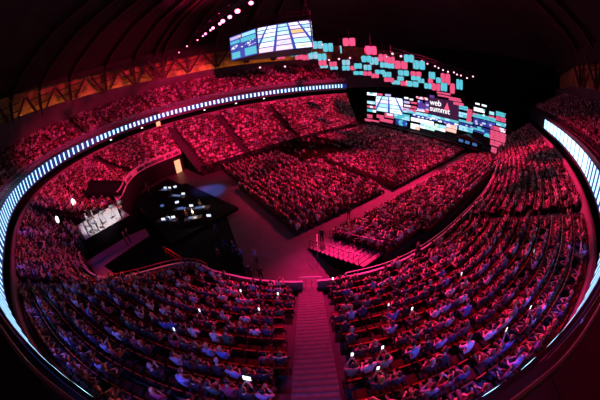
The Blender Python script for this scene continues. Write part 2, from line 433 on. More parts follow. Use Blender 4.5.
def pose(name):
    st = name.startswith('stand')
    if st:
        J = dict(pel=(0, 0, .95), bel=(0, .01, 1.12), ches=(0, .0, 1.30), nk=(0, .01, 1.50), hd=(0, .04, 1.63), hipL=(-.1, 0, .90), kneL=(-.11, .03, .50), ankL=(-.12, -.02, .09), toeL=(-.14, .15, .05),
                 hipR=(.1, 0, .90), kneR=(.11, .03, .50), ankR=(.12, -.02, .09), toeR=(.14, .15, .05))
        sz = 1.42
    else:
        ln = .12 if name == 'lean' else 0.
        J = dict(pel=(0, -.05, .57), bel=(0, -.05+ln*.3, .72), ches=(0, -.06+ln*.8, .90), nk=(0, -.02+ln*1.5, 1.09), hd=(0, .02+ln*1.9, 1.215), hipL=(-.1, 0, .56), kneL=(-.14, .42, .54), ankL=(-.13, .42, .10), toeL=(-.14, .6, .05),
                 hipR=(.1, 0, .56), kneR=(.14, .42, .54), ankR=(.13, .42, .10), toeR=(.14, .6, .05))
        sz = 1.02
    cx, cy = J['ches'][0], J['ches'][1]+.02
    for sg, k in ((-1, 'L'), (1, 'R')):
        J['sh'+k] = (sg*.185, cy, sz)
        if name in ('lap',): e, w = (sg*.25, cy+.03, sz-.27), (sg*.11, cy+.26, sz-.33)
        elif name == 'lean': e, w = (sg*.24, cy+.13, sz-.26), (sg*.07, cy+.30, sz-.38)
        elif name == 'clap': e, w = (sg*.24, cy+.10, sz-.22), (sg*.05, cy+.30, sz-.08)
        elif name == 'phone': e, w = (sg*.25, cy+.17, sz-.17), (sg*.08, cy+.36, sz+.06)
        elif name == 'chin': e, w = ((.22, cy+.14, sz-.26), (.06, cy+.17, sz-.03)) if sg > 0 else ((-.25, cy+.05, sz-.26), (-.04, cy+.26, sz-.30))
        elif name == 'head': e, w = (sg*.36, cy+.02, sz+.06), (sg*.12, cy-.06, sz+.16)
        elif name == 'stand': e, w = (sg*.25, cy-.02, sz-.28), (sg*.24, cy+.08, sz-.52)
        else: e, w = ((.27, cy+.06, sz-.24), (.16, cy+.3, sz-.12)) if sg > 0 else ((-.26, cy, sz-.27), (-.12, cy+.2, sz-.36))
        J['el'+k] = e; J['wr'+k] = w
        d = (Vector(w)-Vector(e)).normalized(); J['ha'+k] = tuple(Vector(w)+d*.07)
    return J
RAD = dict(pel=(.155, .125), bel=(.135, .105), ches=(.165, .115), nk=(.052, .055), hd=(.06, .06), hip=(.088, .085), kne=(.062, .062), ank=(.043, .043), toe=(.042, .03), sh=(.066, .062), el=(.045, .045), wr=(.030, .028), ha=(.036, .018))
EDG = [('pel', 'bel'), ('bel', 'ches'), ('ches', 'nk'), ('nk', 'hd')] + [(a+k if b else a, c+k) for k in 'LR' for a, b, c in (('pel', 0, 'hip'), ('hip', 1, 'kne'), ('kne', 1, 'ank'), ('ank', 1, 'toe'), ('ches', 0, 'sh'), ('sh', 1, 'el'), ('el', 1, 'wr'), ('wr', 1, 'ha'))]
def region(a, b):
    k = b[:-1] if b[-1] in 'LR' else b
    return {'bel': 1, 'ches': 1, 'nk': 1, 'hd': 0, 'hip': 2, 'kne': 2, 'ank': 2, 'toe': 3, 'sh': 1, 'el': 1, 'wr': 0, 'ha': 0}.get(k, 1)
def head_shape(bm, hc, yaw, slot):
    r = bmesh.ops.create_uvsphere(bm, u_segments=14, v_segments=11, radius=1.)
    M = Matrix.Translation(hc) @ Matrix.Rotation(yaw, 4, 'Z')
    for v in r['verts']:
        x, y, z = v.co
        fx = .076*(1-.28*max(0, -z)); fy = .098*(1-.10*max(0, -z)); yy = y*fy
        if y > .8 and -.35 < z < .25: yy += .020*(1-abs(x)*3) if abs(x) < .3 else 0      # nose
        if y > .3 and z < -.55: yy += .012                                                # chin
        if y > .55 and .1 < z < .4 and .25 < abs(x) < .6: yy -= .006                      # eye sockets
        v.co = M @ Vector((x*fx, yy, z*.122))
    fs = {f for v in r['verts'] for f in v.link_faces}
    for f in fs:
        f.material_index = 0; f.smooth = True
        c = M.inverted() @ f.calc_center_median()
        if c.y > .07 and -.065 < c.z < -.04 and abs(c.x) < .03: f.material_index = 5
    for s in (-1, 1):
        e = bmesh.ops.create_uvsphere(bm, u_segments=8, v_segments=6, radius=.013, matrix=M @ Matrix.Translation((s*.031, .080, .018)))
        for f in {f for v in e['verts'] for f in v.link_faces}: f.material_index = 4
        e = bmesh.ops.create_uvsphere(bm, u_segments=8, v_segments=6, radius=.02, matrix=M @ Matrix.Translation((s*.077, -.004, -.005)) @ Matrix.Diagonal((.5, .9, 1.5, 1)))
        for f in {f for v in e['verts'] for f in v.link_faces}: f.material_index = 0
def make_body(name):
    J = pose(name); keys = list(J); me = bpy.data.meshes.new('person')
    me.from_pydata([J[k] for k in keys], [(keys.index(a), keys.index(b)) for a, b in EDG], [])
    o = bpy.data.objects.new('tmp', me); COL.objects.link(o)
    sk = o.modifiers.new('s', 'SKIN'); sk.use_smooth_shade = True
    sv = me.skin_vertices[0].data
    for i, k in enumerate(keys):
        sv[i].radius = RAD[k[:-1] if k[-1] in 'LR' else k]; sv[i].use_root = (k == 'pel')
    o.modifiers.new('d', 'SUBSURF').levels = 1
    bpy.context.view_layer.update()
    ev = o.evaluated_get(bpy.context.evaluated_depsgraph_get()); m2 = bpy.data.meshes.new_from_object(ev)
    bpy.data.objects.remove(o)
    bm = bmesh.new(); bm.from_mesh(m2)
    segs = [(Vector(J[a]), Vector(J[b]), region(a, b), b) for a, b in EDG]
    for f in bm.faces:
        c = f.calc_center_median(); best = (9, 1)
        for a, b, rg, bn in segs:
            t = max(0, min(1, (c-a).dot(b-a)/(b-a).length_squared)); dd = (c-(a+(b-a)*t)).length-RAD.get(bn[:-1] if bn[-1] in 'LR' else bn, (.05,))[0]
            g = rg
            if bn[:2] == 'wr' and t < .55: g = 1
            if bn == 'nk' and t > .72: g = 0
            if bn == 'bel' and t < .2: g = 2
            if dd < best[0]: best = (dd, g)
        f.material_index = best[1]; f.smooth = True
    head_shape(bm, Vector(J['hd'])+Vector((0, .012, .012)), 0, 0)
    for sg, k in ((-1, 'L'), (1, 'R')):                       # five fingers on each palm
        w = Vector(J['wr'+k]); h = Vector(J['ha'+k]); d = (h-w).normalized(); sd = d.cross(Vector((0, 0, 1)))
        sd = sd.normalized() if sd.length > .1 else Vector((1, 0, 0)); dn = sd.cross(d); dn = dn if dn.z < 0 else -dn
        for q, ln in enumerate((.066, .078, .072, .056)):
            b0 = h+sd*(q-1.5)*.019*(-sg); t = MB(); t.tube([b0-d*.02, b0+d*ln*.45+dn*.006, b0+d*ln*.8+dn*.022, b0+d*ln+dn*.042], .009, None, n=6, rr=[.010, .0095, .0085, .006])
            vs = [bm.verts.new(p) for p in t.v]
            for f in t.f: ff = bm.faces.new([vs[i] for i in f]); ff.material_index = 0; ff.smooth = True
        b0 = w+d*.03; o_ = sd*sg*-1; t = MB(); t.tube([b0+o_*.012, b0+o_*.045+d*.035, b0+o_*.052+d*.068+dn*.012], .01, None, n=6, rr=[.013, .011, .007])
        vs = [bm.verts.new(p) for p in t.v]
        for f in t.f: ff = bm.faces.new([vs[i] for i in f]); ff.material_index = 0; ff.smooth = True
    m3 = bpy.data.meshes.new('person_'+name); bm.to_mesh(m3); bm.free(); bpy.data.meshes.remove(m2)
    for m in (SKINS[0], SHM[0], TROUS[0], SHOE, EYE, LIP): m3.materials.append(m)
    return m3, J
def make_hair(J, long):
    bm = bmesh.new(); r = bmesh.ops.create_uvsphere(bm, u_segments=14, v_segments=10, radius=1.)
    hc = Vector(J['hd'])+Vector((0, .012, .012)); kill = []
    for v in r['verts']:
        x, y, z = v.co
        low = (y > .15 and z < .42) or (not long and z < -.45) or (abs(x) > .6 and y > -.1 and z < .0 and not long)
        if low: kill.append(v)
        zz = z*.135
        if long and y < .15 and z < 0: zz = z*.27
        v.co = hc + Vector((x*.087*(1.12 if long and z < 0 else 1), y*.108-.006, zz+.004))
    bmesh.ops.delete(bm, geom=kill, context='VERTS')
    bmesh.ops.solidify(bm, geom=bm.faces[:], thickness=.01)
    for f in bm.faces: f.smooth = True
    me = bpy.data.meshes.new('hair'); bm.to_mesh(me); bm.free(); me.materials.append(HAM[0]); return me
BODIES = {}
for p in ('lap', 'lean', 'clap', 'phone', 'chin', 'head', 'stand', 'stand_point'):
    m, J = make_body(p); BODIES[p] = (m, J, make_hair(J, False), make_hair(J, True))
PROTO = {}
def person(p, loc, rz, sh, ha, long, label, group, sk=0, tr=0, sc=1.):
    if p not in PROTO:
        m, J, hs, hl = BODIES[p]
        b = bpy.data.objects.new('person', m); 
        for s in b.material_slots: s.link = 'OBJECT'
        h1 = bpy.data.objects.new('hair', hs); h2 = bpy.data.objects.new('hair', hl)
        for h in (h1, h2): h.material_slots[0].link = 'OBJECT'
        PROTO[p] = (b, h1, h2)
    b, h1, h2 = PROTO[p]
    o = b.copy(); COL.objects.link(o); o.location = loc; o.rotation_euler = (0, 0, rz); o.scale = (sc,)*3
    for i, mm in enumerate((SKINS[sk], SHM[sh], TROUS[tr], SHOE, EYE, LIP)): o.material_slots[i].material = mm
    h = (h2 if long else h1).copy(); COL.objects.link(h); h.parent = o; h.material_slots[0].material = HAM[ha]
    tag(o, label, 'person', group); return o
PHM = mat('phone_case', (.02, .02, .022), .4); PHS = mat('phone_screen_lit', (.1, .1, .1), .3, emit=(.9, .95, 1.), es=2.2)
def phone(loc, rz, label, w=.075, h=.155, tilt=-.25, cat='phone', name='phone'):
    o = empty(name, loc); o.rotation_euler = (tilt, 0, rz)
    a = MB(); a.box((0, .006, h/2), (w, .009, h), PHM); a.build('case', o)
    a = MB(); a.box((0, -.0005, h/2), (w*.93, .004, h*.94), PHS); a.build('screen', o)
    tag(o, label, cat, 'lit phones held up by the audience' if cat == 'phone' else None); return o

# seat rows: seat numbers counted away from the red stairs
for s in SLOTS:
    s.append('')
AI0 = 8*n
def seat_names():
    by = {}
    for k, s in enumerate(SLOTS):
        if s[4] == 'A':
            side = 'right' if s[7] < AI0 else 'left'
            by.setdefault((s[5], side), []).append(k)
    nm = {}
    for (r, side), ks in by.items():
        ks.sort(key=lambda k: abs(SLOTS[k][7]-AI0))
        for q, k in enumerate(ks): nm[k] = (r+1, q+1, side)
    return nm
NAMES = seat_names()
order = [k for k in np.argsort(dist) if visin[k] and SLOTS[k][4] == 'A']
CREW = 34
seat_ids = order[:300]
ppl_ids = [k for k in order if occ[k]][:300-CREW]
# chairs
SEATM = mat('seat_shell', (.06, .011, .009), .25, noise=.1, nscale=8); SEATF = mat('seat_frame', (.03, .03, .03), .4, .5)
SEATE = mat('seat_edge_highlight', (.42, .035, .015), .3)  # brighter red strip: the lit gleam of backrest tops put into the colour
def seat_parts():
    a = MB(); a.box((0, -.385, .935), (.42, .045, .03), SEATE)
    prof = [(-.30, .47, .05), (-.33, .70, .045), (-.36, .90, .035), (-.365, .93, .02)]
    for (y0, z0, t0), (y1, z1, t1) in zip(prof, prof[1:]):
        for x0, x1, in ((-.22, -.12), (-.12, .12), (.12, .22)):
            c0 = .02 if x0 == -.22 else 0; c1 = .02 if x1 == .22 else 0
            A = [(x0, y0+c0, z0), (x1, y0+c1, z0), (x1, y1+c1, z1), (x0, y1+c0, z1)]; B = [(x, y-t0, z) for x, y, z in A[:2]]+[(x, y-t1, z) for x, y, z in A[2:]]
            a.poly(A, SEATM); a.poly(B[::-1], SEATM)
            for i in range(4): a.poly([A[i], B[i], B[(i+1) % 4], A[(i+1) % 4]], SEATM)
    b = MB(); b.box((0, -.08, .415), (.43, .42, .05), SEATM); b.box((0, .135, .40), (.41, .03, .045), SEATM)
    c = []
    for s in (-1, 1):
        q = MB(); q.box((s*.245, -.16, .2), (.03, .12, .40), SEATF); q.box((s*.245, -.12, .02), (.06, .3, .03), SEATF); q.box((s*.245, -.14, .60), (.04, .30, .03), SEATF); q.box((s*.245, -.26, .5), (.03, .05, .22), SEATF); c.append(q)
    return a, b, c
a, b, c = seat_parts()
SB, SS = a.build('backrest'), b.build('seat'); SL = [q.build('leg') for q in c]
for o in (SB, SS, *SL): COL.objects.unlink(o)
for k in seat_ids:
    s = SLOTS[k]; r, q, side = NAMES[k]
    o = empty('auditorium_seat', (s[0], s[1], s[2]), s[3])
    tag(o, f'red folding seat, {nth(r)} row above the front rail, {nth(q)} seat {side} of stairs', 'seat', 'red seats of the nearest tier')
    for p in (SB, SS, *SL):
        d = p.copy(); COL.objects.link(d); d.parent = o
# phone holders at the places where screens glow in the photo
PHX = [(256, 386), (259, 322), (277, 304), (195, 320), (177, 345), (346, 381), (352, 397), (394, 319), (413, 324), (394, 359), (504, 340), (527, 320), (543, 248), (466, 288), (327, 288), (235, 300)]
ph_of = {}
for q, (px, py) in enumerate(PHX):
    c = [k for k in ppl_ids if k not in ph_of]
    k = min(c, key=lambda k: (sx[k]-px)**2+(sy[k]-py)**2); ph_of[k] = q
placed = 0
for k in ppl_ids:
    s = SLOTS[k]; r, q, side = NAMES[k]
    sh = int(RNG.choice(len(SHIRTS), p=SHIRT_W)); ha = int(RNG.choice(5, p=[.3, .28, .22, .12, .08])); long = RNG.random() < .4
    p = 'phone' if k in ph_of else str(RNG.choice(['lap', 'lean', 'clap', 'chin', 'head'], p=[.42, .2, .16, .18, .04]))
    rz = s[3]+RNG.normal(0, .16); where = f'{nth(r)} row from rail, {nth(q)} seat {side} of stairs'
    lab = f'person in {SHIRTS[sh][0]}, {HAIRS[ha][0]} hair, {where}'
    o = person(p, (s[0], s[1], s[2]+.012), rz, sh, ha, long, lab, 'audience in the nearest tier', int(RNG.choice(3, p=[.6, .28, .12])), int(RNG.integers(3)), 1.+RNG.normal(0, .03))
    if p == 'phone':
        J = BODIES['phone'][1]; m = (Vector(J['haL'])+Vector(J['haR']))/2+Vector((0, .035, .02))
        loc = Matrix.Translation(o.location) @ Matrix.Rotation(rz, 4, 'Z') @ m
        if ph_of[k] == 0: phone(loc, rz, 'large white lit tablet held up left of the red stairs', .26, .19, -.35, 'tablet', 'tablet')
        else: phone(loc, rz, f'lit phone held up in {where}', .085, .165)
PPL = set(ppl_ids); STS = set(seat_ids)

# ------------------------------------------------------------------ the rest of the crowd: one light mesh per figure template, joined in one object
def low_person(arms):
    V, Fc, Cc = [], [], []     # colour slots: 0 skin 1 top 2 trousers 3 hair
    def ring(c, rx, ry, n=6): return [(c[0]+rx*math.cos(2*PI*j/n), c[1]+ry*math.sin(2*PI*j/n), c[2]) for j in range(n)]
    def loftr(rings, cols, cap=True):
        i0 = len(V); n = len(rings[0])
        for r in rings: V.extend(r)
        for i in range(len(rings)-1):
            for j in range(n):
                a = i0+i*n+j; b = i0+i*n+(j+1) % n; Fc.append((a, b, b+n, a+n)); Cc.append(cols[i](j) if callable(cols[i]) else cols[i])
        if cap: Fc.append(tuple(i0+(len(rings)-1)*n+j for j in range(n))); Cc.append(cols[-1] if not callable(cols[-1]) else 3)
    loftr([ring((0, -.05, .44), .17, .13), ring((0, -.06, .75), .16, .11), ring((0, -.05, .98), .20, .11), ring((0, -.03, 1.06), .09, .08)], [1, 1, 1])
    back = lambda j: 3 if j in (3, 4) else 0
    loftr([ring((0, -.01, 1.05), .05, .05), ring((0, .01, 1.12), .072, .085), ring((0, .0, 1.22), .08, .10), ring((0, -.01, 1.31), .055, .07)], [0, back, 3, 3])
    for s in (-1, 1):
        loftr([[(s*.11+dx, -.05, .52+dz) for dx, dz in ((-.08, -.08), (.08, -.08), (.08, .08), (-.08, .08))], [(s*.13+dx, .45, .52+dz) for dx, dz in ((-.06, -.06), (.06, -.06), (.06, .06), (-.06, .06))]], [2])
        loftr([[(s*.13+dx, .40+dy, .52) for dx, dy in ((-.05, -.05), (.05, -.05), (.05, .05), (-.05, .05))], [(s*.13+dx, .42+dy, .02) for dx, dy in ((-.05, -.05), (.05, -.05), (.05, .1), (-.05, .1))]], [2])
        pts = {0: ((.19, -.03, 1.0), (.25, .02, .74), (.1, .24, .68)), 1: ((.19, -.03, 1.0), (.25, .12, .80), (.06, .30, .95)), 2: ((.19, -.03, 1.0), (.26, .12, .85), (.08, .32, 1.12))}[arms]
        for (a, b, w, cl) in ((0, 1, .055, 1), (1, 2, .04, 0)):
            A, B = [Vector((pts[q][0]*s, pts[q][1], pts[q][2])) for q in (a, b)]; d = (B-A).normalized(); x = d.cross(Vector((0, .3, 1))).normalized(); y = d.cross(x)
            loftr([[tuple(P+x*w*c1+y*w*c2) for c1, c2 in ((-1, -1), (1, -1), (1, 1), (-1, 1))] for P in (A, B)], [cl])
    return np.array(V), Fc, Cc
TPL = [low_person(k) for k in (0, 1, 2)]
def lowseat():
    a, b, c = seat_parts(); return b, a
SKC = np.array([(.48, .30, .22), (.34, .20, .13), (.22, .12, .08)]); TRC = np.array([(.02, .026, .05), (.008, .008, .010), (.05, .04, .03)])
HAC = np.array([c for _, c in HAIRS]); SHC = np.array([c for _, c in SHIRTS])
CROWD_W = [.19, .06, .42, .10, .07, .02, .06, .02, .02, .02, .01, .01]
def build_crowd(ids, name):
    vs, cols, loops, starts, totals, base, ln = [], [], [], [], [], 0, 0
    for k in ids:
        s = SLOTS[k]; t = int(RNG.choice(3, p=[.6, .28, .12])); V, Fc, Cc = TPL[t]
        a = s[3]+RNG.normal(0, .22); c, sn = math.cos(a), math.sin(a); sc = 1+RNG.normal(0, .04)
        v = V*sc; lean = RNG.normal(0, .05); v = v.copy(); v[:, 1] += lean*np.maximum(0, v[:, 2]-.5)*2; v[:, 0] += RNG.normal(0, .03)*np.maximum(0, v[:, 2]-.5)*2
        w = np.stack([c*v[:, 0]-sn*v[:, 1]+s[0], sn*v[:, 0]+c*v[:, 1]+s[1], v[:, 2]+s[2]+RNG.normal(0, .03)], 1); vs.append(w)
        pal = [SKC[RNG.choice(3, p=[.6, .28, .12])]*1.15, SHC[RNG.choice(len(SHIRTS), p=CROWD_W)], TRC[RNG.integers(3)], HAC[RNG.choice(5, p=[.3, .28, .22, .12, .08])]]
        for f, cc in zip(Fc, Cc):
            starts.append(ln); totals.append(len(f)); loops.extend([base+i for i in f]); ln += len(f)
            cols.extend([(*pal[cc], 1.)]*len(f))
        base += len(V)
    me = bpy.data.meshes.new(name); V = np.concatenate(vs).astype(np.float32)
    me.vertices.add(len(V)); me.vertices.foreach_set('co', V.ravel()); me.loops.add(len(loops)); me.loops.foreach_set('vertex_index', np.array(loops, np.int32))
    me.polygons.add(len(starts)); me.polygons.foreach_set('loop_start', np.array(starts, np.int32)); me.polygons.foreach_set('loop_total', np.array(totals, np.int32))
    me.update(calc_edges=True)
    at = me.color_attributes.new('cloth', 'FLOAT_COLOR', 'CORNER'); at.data.foreach_set('color', np.array(cols, np.float32).ravel())
    me.materials.append(crowd_mat('crowd_clothes')); me.validate()
    o = bpy.data.objects.new(name, me); COL.objects.link(o); return o
rest = [k for k in range(len(SLOTS)) if vis[k] and occ[k] and k not in PPL]
tag(build_crowd(rest, 'seated_crowd'), 'seated audience filling the floor blocks and far tiers under red light', 'crowd', None, 'stuff')
mb = MB()
for k in range(len(SLOTS)):
    if not vis[k] or k in STS: continue
    s = SLOTS[k]; c, sn = math.cos(s[3]), math.sin(s[3])
    X, Y, Z = Vector((c, sn, 0)), Vector((-sn, c, 0)), Vector((0, 0, 1)); p = Vector((s[0], s[1], s[2]))
    mb.box(p+Y*-.34+Z*.68, (.44, .05, .46), SEATM, (X, Y, Z))
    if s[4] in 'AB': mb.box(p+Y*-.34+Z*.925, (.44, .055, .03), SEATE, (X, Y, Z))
    mb.box(p+Y*-.10+Z*.41, (.43, .42, .05), SEATM, (X, Y, Z)); mb.box(p+Y*-.2+Z*.2, (.4, .06, .4), SEATF, (X, Y, Z))
tag(mb.build('seat_rows'), 'rows of red seats under the farther audience', 'seats', None, 'stuff')

# ------------------------------------------------------------------ LED materials
def led(name, c, s=1.0): return mat('led_'+name, (.02, .02, .02), .4, emit=c, es=s)
CY = led('cyan', (.10, .60, .74), 1.0); PK = led('pink', (.90, .10, .24), .95); WH = led('white', (.85, .93, 1.), 1.6); BL = led('blue', (.04, .09, .55), .9)
LV = led('lavender', (.62, .55, .95), 1.); SA = led('salmon', (1., .55, .45), 1.2); PU = led('purple', (.16, .06, .42), .8); MINT = led('mint', (.55, .95, .85), 1.2); OR = led('orange', (1., .62, .25), 1.1)
WP = led('pale_pink', (.95, .70, .85), 1.25); NV = led('dark_blue', (.02, .05, .35), .8); SB_ = led('sky', (.35, .75, 1.), 1.2)
HOUS = mat('led_housing', (.015, .015, .018), .5)

# stage wall: plane X = 56 facing -X, rows of LED bricks with dark gaps
WX = 56.
def px_rect(x0, y0, x1, y1):            # measured sizes of the wall's panels -> metres (v, z) on the wall plane
    def ray(px, py):
        x, y = px-300, 200-py; r = math.hypot(x, y); th = 2*math.asin(r/2/F_)
        d = cr*(x/r*math.sin(th))+cu*(y/r*math.sin(th))+f0*math.cos(th); k = WX/d.x; return d.y*k, d.z*k+CAMZ
    cx, cy = (x0+x1)/2, (y0+y1)/2
    c = ray(cx, cy); a = ray(x0, cy); b = ray(x1, cy); t = ray(cx, y0); q = ray(cx, y1)
    return c[0], c[1], abs(a[0]-b[0]), abs(t[1]-q[1]), c
def bricks(parent, org, name, rect, cols, bw=1.15, bh=.52, fill=1., jig=.5):
    v, z, w, h, _ = px_rect(*rect); mb = MB(); rows = max(1, round(h/bh)); rh = h/rows
    for r in range(rows):
        nb = max(1, round(w/bw)); cw = w/nb; off = (r % 2)*.5*cw*jig
        for k in range(nb+1):
            if RNG.random() > fill: continue
            a = -w/2+k*cw-off+RNG.normal(0, .03); b = min(a+cw*.94, w/2); a = max(a, -w/2)
            if b-a < .15: continue
            m = cols[int(RNG.integers(len(cols)))]
            y = v-(a+b)/2; zz = z-h/2+(r+.5)*rh
            mb.box((WX-org[0]-.12, y-org[1], zz-org[2]), (.16, b-a, rh*.86), m)
    if mb.v: mb.build(name, parent)
def fan_screen(parent, name, P00, P10, P11, P01, ncol, nrow, cols, spread=1.6, nrm=None, back=BL):
    """a lit screen showing cards fanning out in perspective"""
    P00, P10, P11, P01 = map(Vector, (P00, P10, P11, P01)); nn = nrm or (P10-P00).cross(P01-P00).normalized()
    def P(u, w, e=0.): return (P00*(1-u)+P10*u)*(1-w)+(P01*(1-u)+P11*u)*w+nn*e
    mb = MB(); mb.quad(P(0, 0), P(1, 0), P(1, 1), P(0, 1), back)
    def U(c, w): return .5+(c/ncol-.5)*((1-w)*spread*1.25+w*.95)
    ws = [0]
    for r in range(nrow): ws.append(ws[-1]+1.35-r*.1)
    ws = [q/ws[-1] for q in ws]
    for r in range(nrow):
        for c in range(-2, ncol+2):
            w0, w1 = ws[r]+.012, ws[r+1]-.022; g = .08
            q = [(U(c+g, w0), w0), (U(c+1-g, w0), w0), (U(c+1-g, w1), w1), (U(c+g, w1), w1)]
            if min(x for x, _ in q) > 1 or max(x for x, _ in q) < 0: continue
            q = [(min(1, max(0, x)), y) for x, y in q]
            m = cols[(r*7+c*3+(r*c) % 5) % len(cols)]
            mb.quad(*[P(x, y, .03) for x, y in q], m)
            mx = sum(x for x, _ in q)/4; my = (w0+w1)/2; dx = (q[1][0]-q[0][0])*.22; dy = (w1-w0)*.16
            if dx > .02: mb.quad(P(mx-dx, my-dy, .05), P(mx+dx, my-dy, .05), P(mx+dx, my+dy, .05), P(mx-dx, my+dy, .05), cols[(r*3+c*5+1) % len(cols)])
    return mb.build(name, parent)

def wing(name, label, rects, org):
    o = empty(name, org); tag(o, label, 'LED wall', 'LED walls of the stage')
    vs = [px_rect(*r[:4]) for r in rects]
    v0 = min(v-w/2 for v, z, w, h, _ in vs); v1 = max(v+w/2 for v, z, w, h, _ in vs); z1 = max(z+h/2 for v, z, w, h, _ in vs)
    fr = MB()
    k = int((v1-v0)/2.5)+1
    for i in range(k+1):
        y = v0+(v1-v0)*i/k; fr.bar((WX+.25-org[0], y-org[1], 0), (WX+.25-org[0], y-org[1], z1), .08, .08, DARK)
    for z in np.arange(.6, z1, 1.6): fr.bar((WX+.2-org[0], v0-org[1], z), (WX+.2-org[0], v1-org[1], z), .06, .06, DARK)
    fr.build('support_frame', o)
    for r in rects: bricks(o, org, 'led_panel', r[:4], r[4], *(r[5:] if len(r) > 5 else ()))
    return o
orgL, orgC, orgR = (WX, 42, 0), (WX, 27, 0), (WX, 15, 0)
wl = wing('led_wall', 'left wing of the stage LED wall with white fan screen and pink bricks', [
 (367.5, 92.5, 377, 95.5, [WH, CY, WH, WP]), (378, 93.3, 383, 95.6, [PK]), (385.5, 94, 391, 96.4, [WH, LV]), (367.5, 101, 375.6, 104, [WH, SB_]), (367.5, 105.8, 376, 108, [PK, WP]), (367.5, 109.3, 376, 112, [CY, WH]),
 (367.5, 114.3, 372.5, 118, [PK]), (377, 114.8, 384, 118.3, [PK]), (385, 113.3, 394, 118, [WP, PK]), (365, 119.4, 379, 122, [PK]), (380, 119, 393, 122.3, [PK]), (369, 122.8, 387, 125.3, [PK]),
 (404.5, 97, 408.5, 99, [WH]), (410, 98.6, 413.5, 100.4, [WH, WP]), (404.2, 101, 410, 103.5, [LV, WH]), (411, 101.8, 417, 104, [PK]), (404.2, 104.8, 411, 107, [WP, WH]), (411.5, 106, 417, 108.4, [PK]), (403, 108.5, 417, 111.6, [PK, LV]),
 (394.5, 113.6, 410, 119.5, [CY, CY, SB_]), (396, 120, 407, 125.5, [NV, BL, CY])], orgL)
v, z, w, h, _ = px_rect(376.2, 96.8, 403, 112.6)
fan_screen(wl, 'screen', (WX-.3-orgL[0], v+w/2-orgL[1], z-h/2), (WX-.3-orgL[0], v-w/2-orgL[1], z-h/2), (WX-.3-orgL[0], v-w/2-orgL[1], z+h/2), (WX-.3-orgL[0], v+w/2-orgL[1], z+h/2), 4, 4, [WH, WP, WH, MINT, WH, SB_], 1.7)
wc = wing('led_wall', 'centre of the stage LED wall with the white conference name', [
 (416.5, 97, 428, 99.5, [PK, WP], .7, .4), (418, 101, 429, 110, [PU, BL, PU, LV], .8, .5, .8), (437, 92.3, 451, 94.4, [PK]), (438, 95, 449, 97, [PK]), (430, 95, 434.5, 98, [PK, PU]), (447, 97.3, 461, 99, [PK]), (449, 99.3, 462, 101.2, [PK]), (453.5, 102.3, 464, 105.6, [PK]),
 (417.5, 108.8, 429, 112, [PK, WP]), (403, 112.2, 436, 115.2, [CY, SB_]), (412, 116, 436, 118.4, [BL, LV, WH, BL], .55, .3), (436, 118.4, 459, 121, [CY, SB_]), (436, 121.4, 459, 123.8, [BL, LV, WH, BL], .55, .3),
 (411, 119, 434, 123.2, [WH, WP, WH, WH], 1.6, 1.0, 1., 0.), (411, 123.8, 420, 129.3, [WP, WH, SA], 1.4, .9), (420.5, 124, 435, 129.6, [MINT, SB_, WH], 1.2, .7), (435, 124.4, 446, 131, [MINT, WH, SB_], 1.2, .7), (446.5, 124.6, 457, 132.4, [SA, WP, SA], 1.4, .9)], orgC)
v, z, w, h, _ = px_rect(429, 99.5, 459, 118.2)
mb = MB(); mb.box((WX-orgC[0]+.02, v-orgC[1], z), (.1, w, h), mat('sign_panel', (.03, .02, .04), .4, emit=(.05, .015, .07), es=.6)); mb.build('sign_panel', wc)
def text(s, parent, name, m, loc, size, thick=.035):
    c = bpy.data.curves.new('t', 'FONT'); c.body = s; c.size = size; c.offset = thick*size; c.extrude = .02; c.align_x = 'LEFT'; c.space_character = .98
    t = bpy.data.objects.new('t', c); COL.objects.link(t); bpy.context.view_layer.update()
    me = bpy.data.meshes.new_from_object(t.evaluated_get(bpy.context.evaluated_depsgraph_get())); bpy.data.objects.remove(t)
    me.materials.clear(); me.materials.append(m); o = bpy.data.objects.new(name, me); COL.objects.link(o); o.parent = parent
    X, Y, Z = Vector((0, -1, 0)), Vector((0, 0, 1)), Vector((-1, 0, 0))
    o.matrix_local = Matrix(((X.x, Y.x, Z.x, loc[0]), (X.y, Y.y, Z.y, loc[1]), (X.z, Y.z, Z.z, loc[2]), (0, 0, 0, 1))); return o
TXW = led('sign_white', (1., .98, 1.), 1.25)
v, z, w, h, _ = px_rect(429.8, 101.5, 451, 114.5); sc = w/4.15
text('web', wc, 'lettering', TXW, (WX-orgC[0]-.16, v-orgC[1]+w/2, z+.42), sc*1.36, .008)
text('summit', wc, 'lettering', TXW, (WX-orgC[0]-.16, v-orgC[1]+w/2, z-1.05), sc*1.36, .008)
v, z, w, h, _ = px_rect(444.5, 102.3, 449.8, 109.8)
mb = MB(); y0 = v-orgC[1]; mb.poly([(WX-orgC[0]-.2, y0+w/2, z-h/2), (WX-orgC[0]-.2, y0-w/2, z-h/2), (WX-orgC[0]-.2, y0-w*.05, z+h/2)], led('flag_pink', (.95, .10, .22), 1.2)); mb.build('flag_mark', wc)
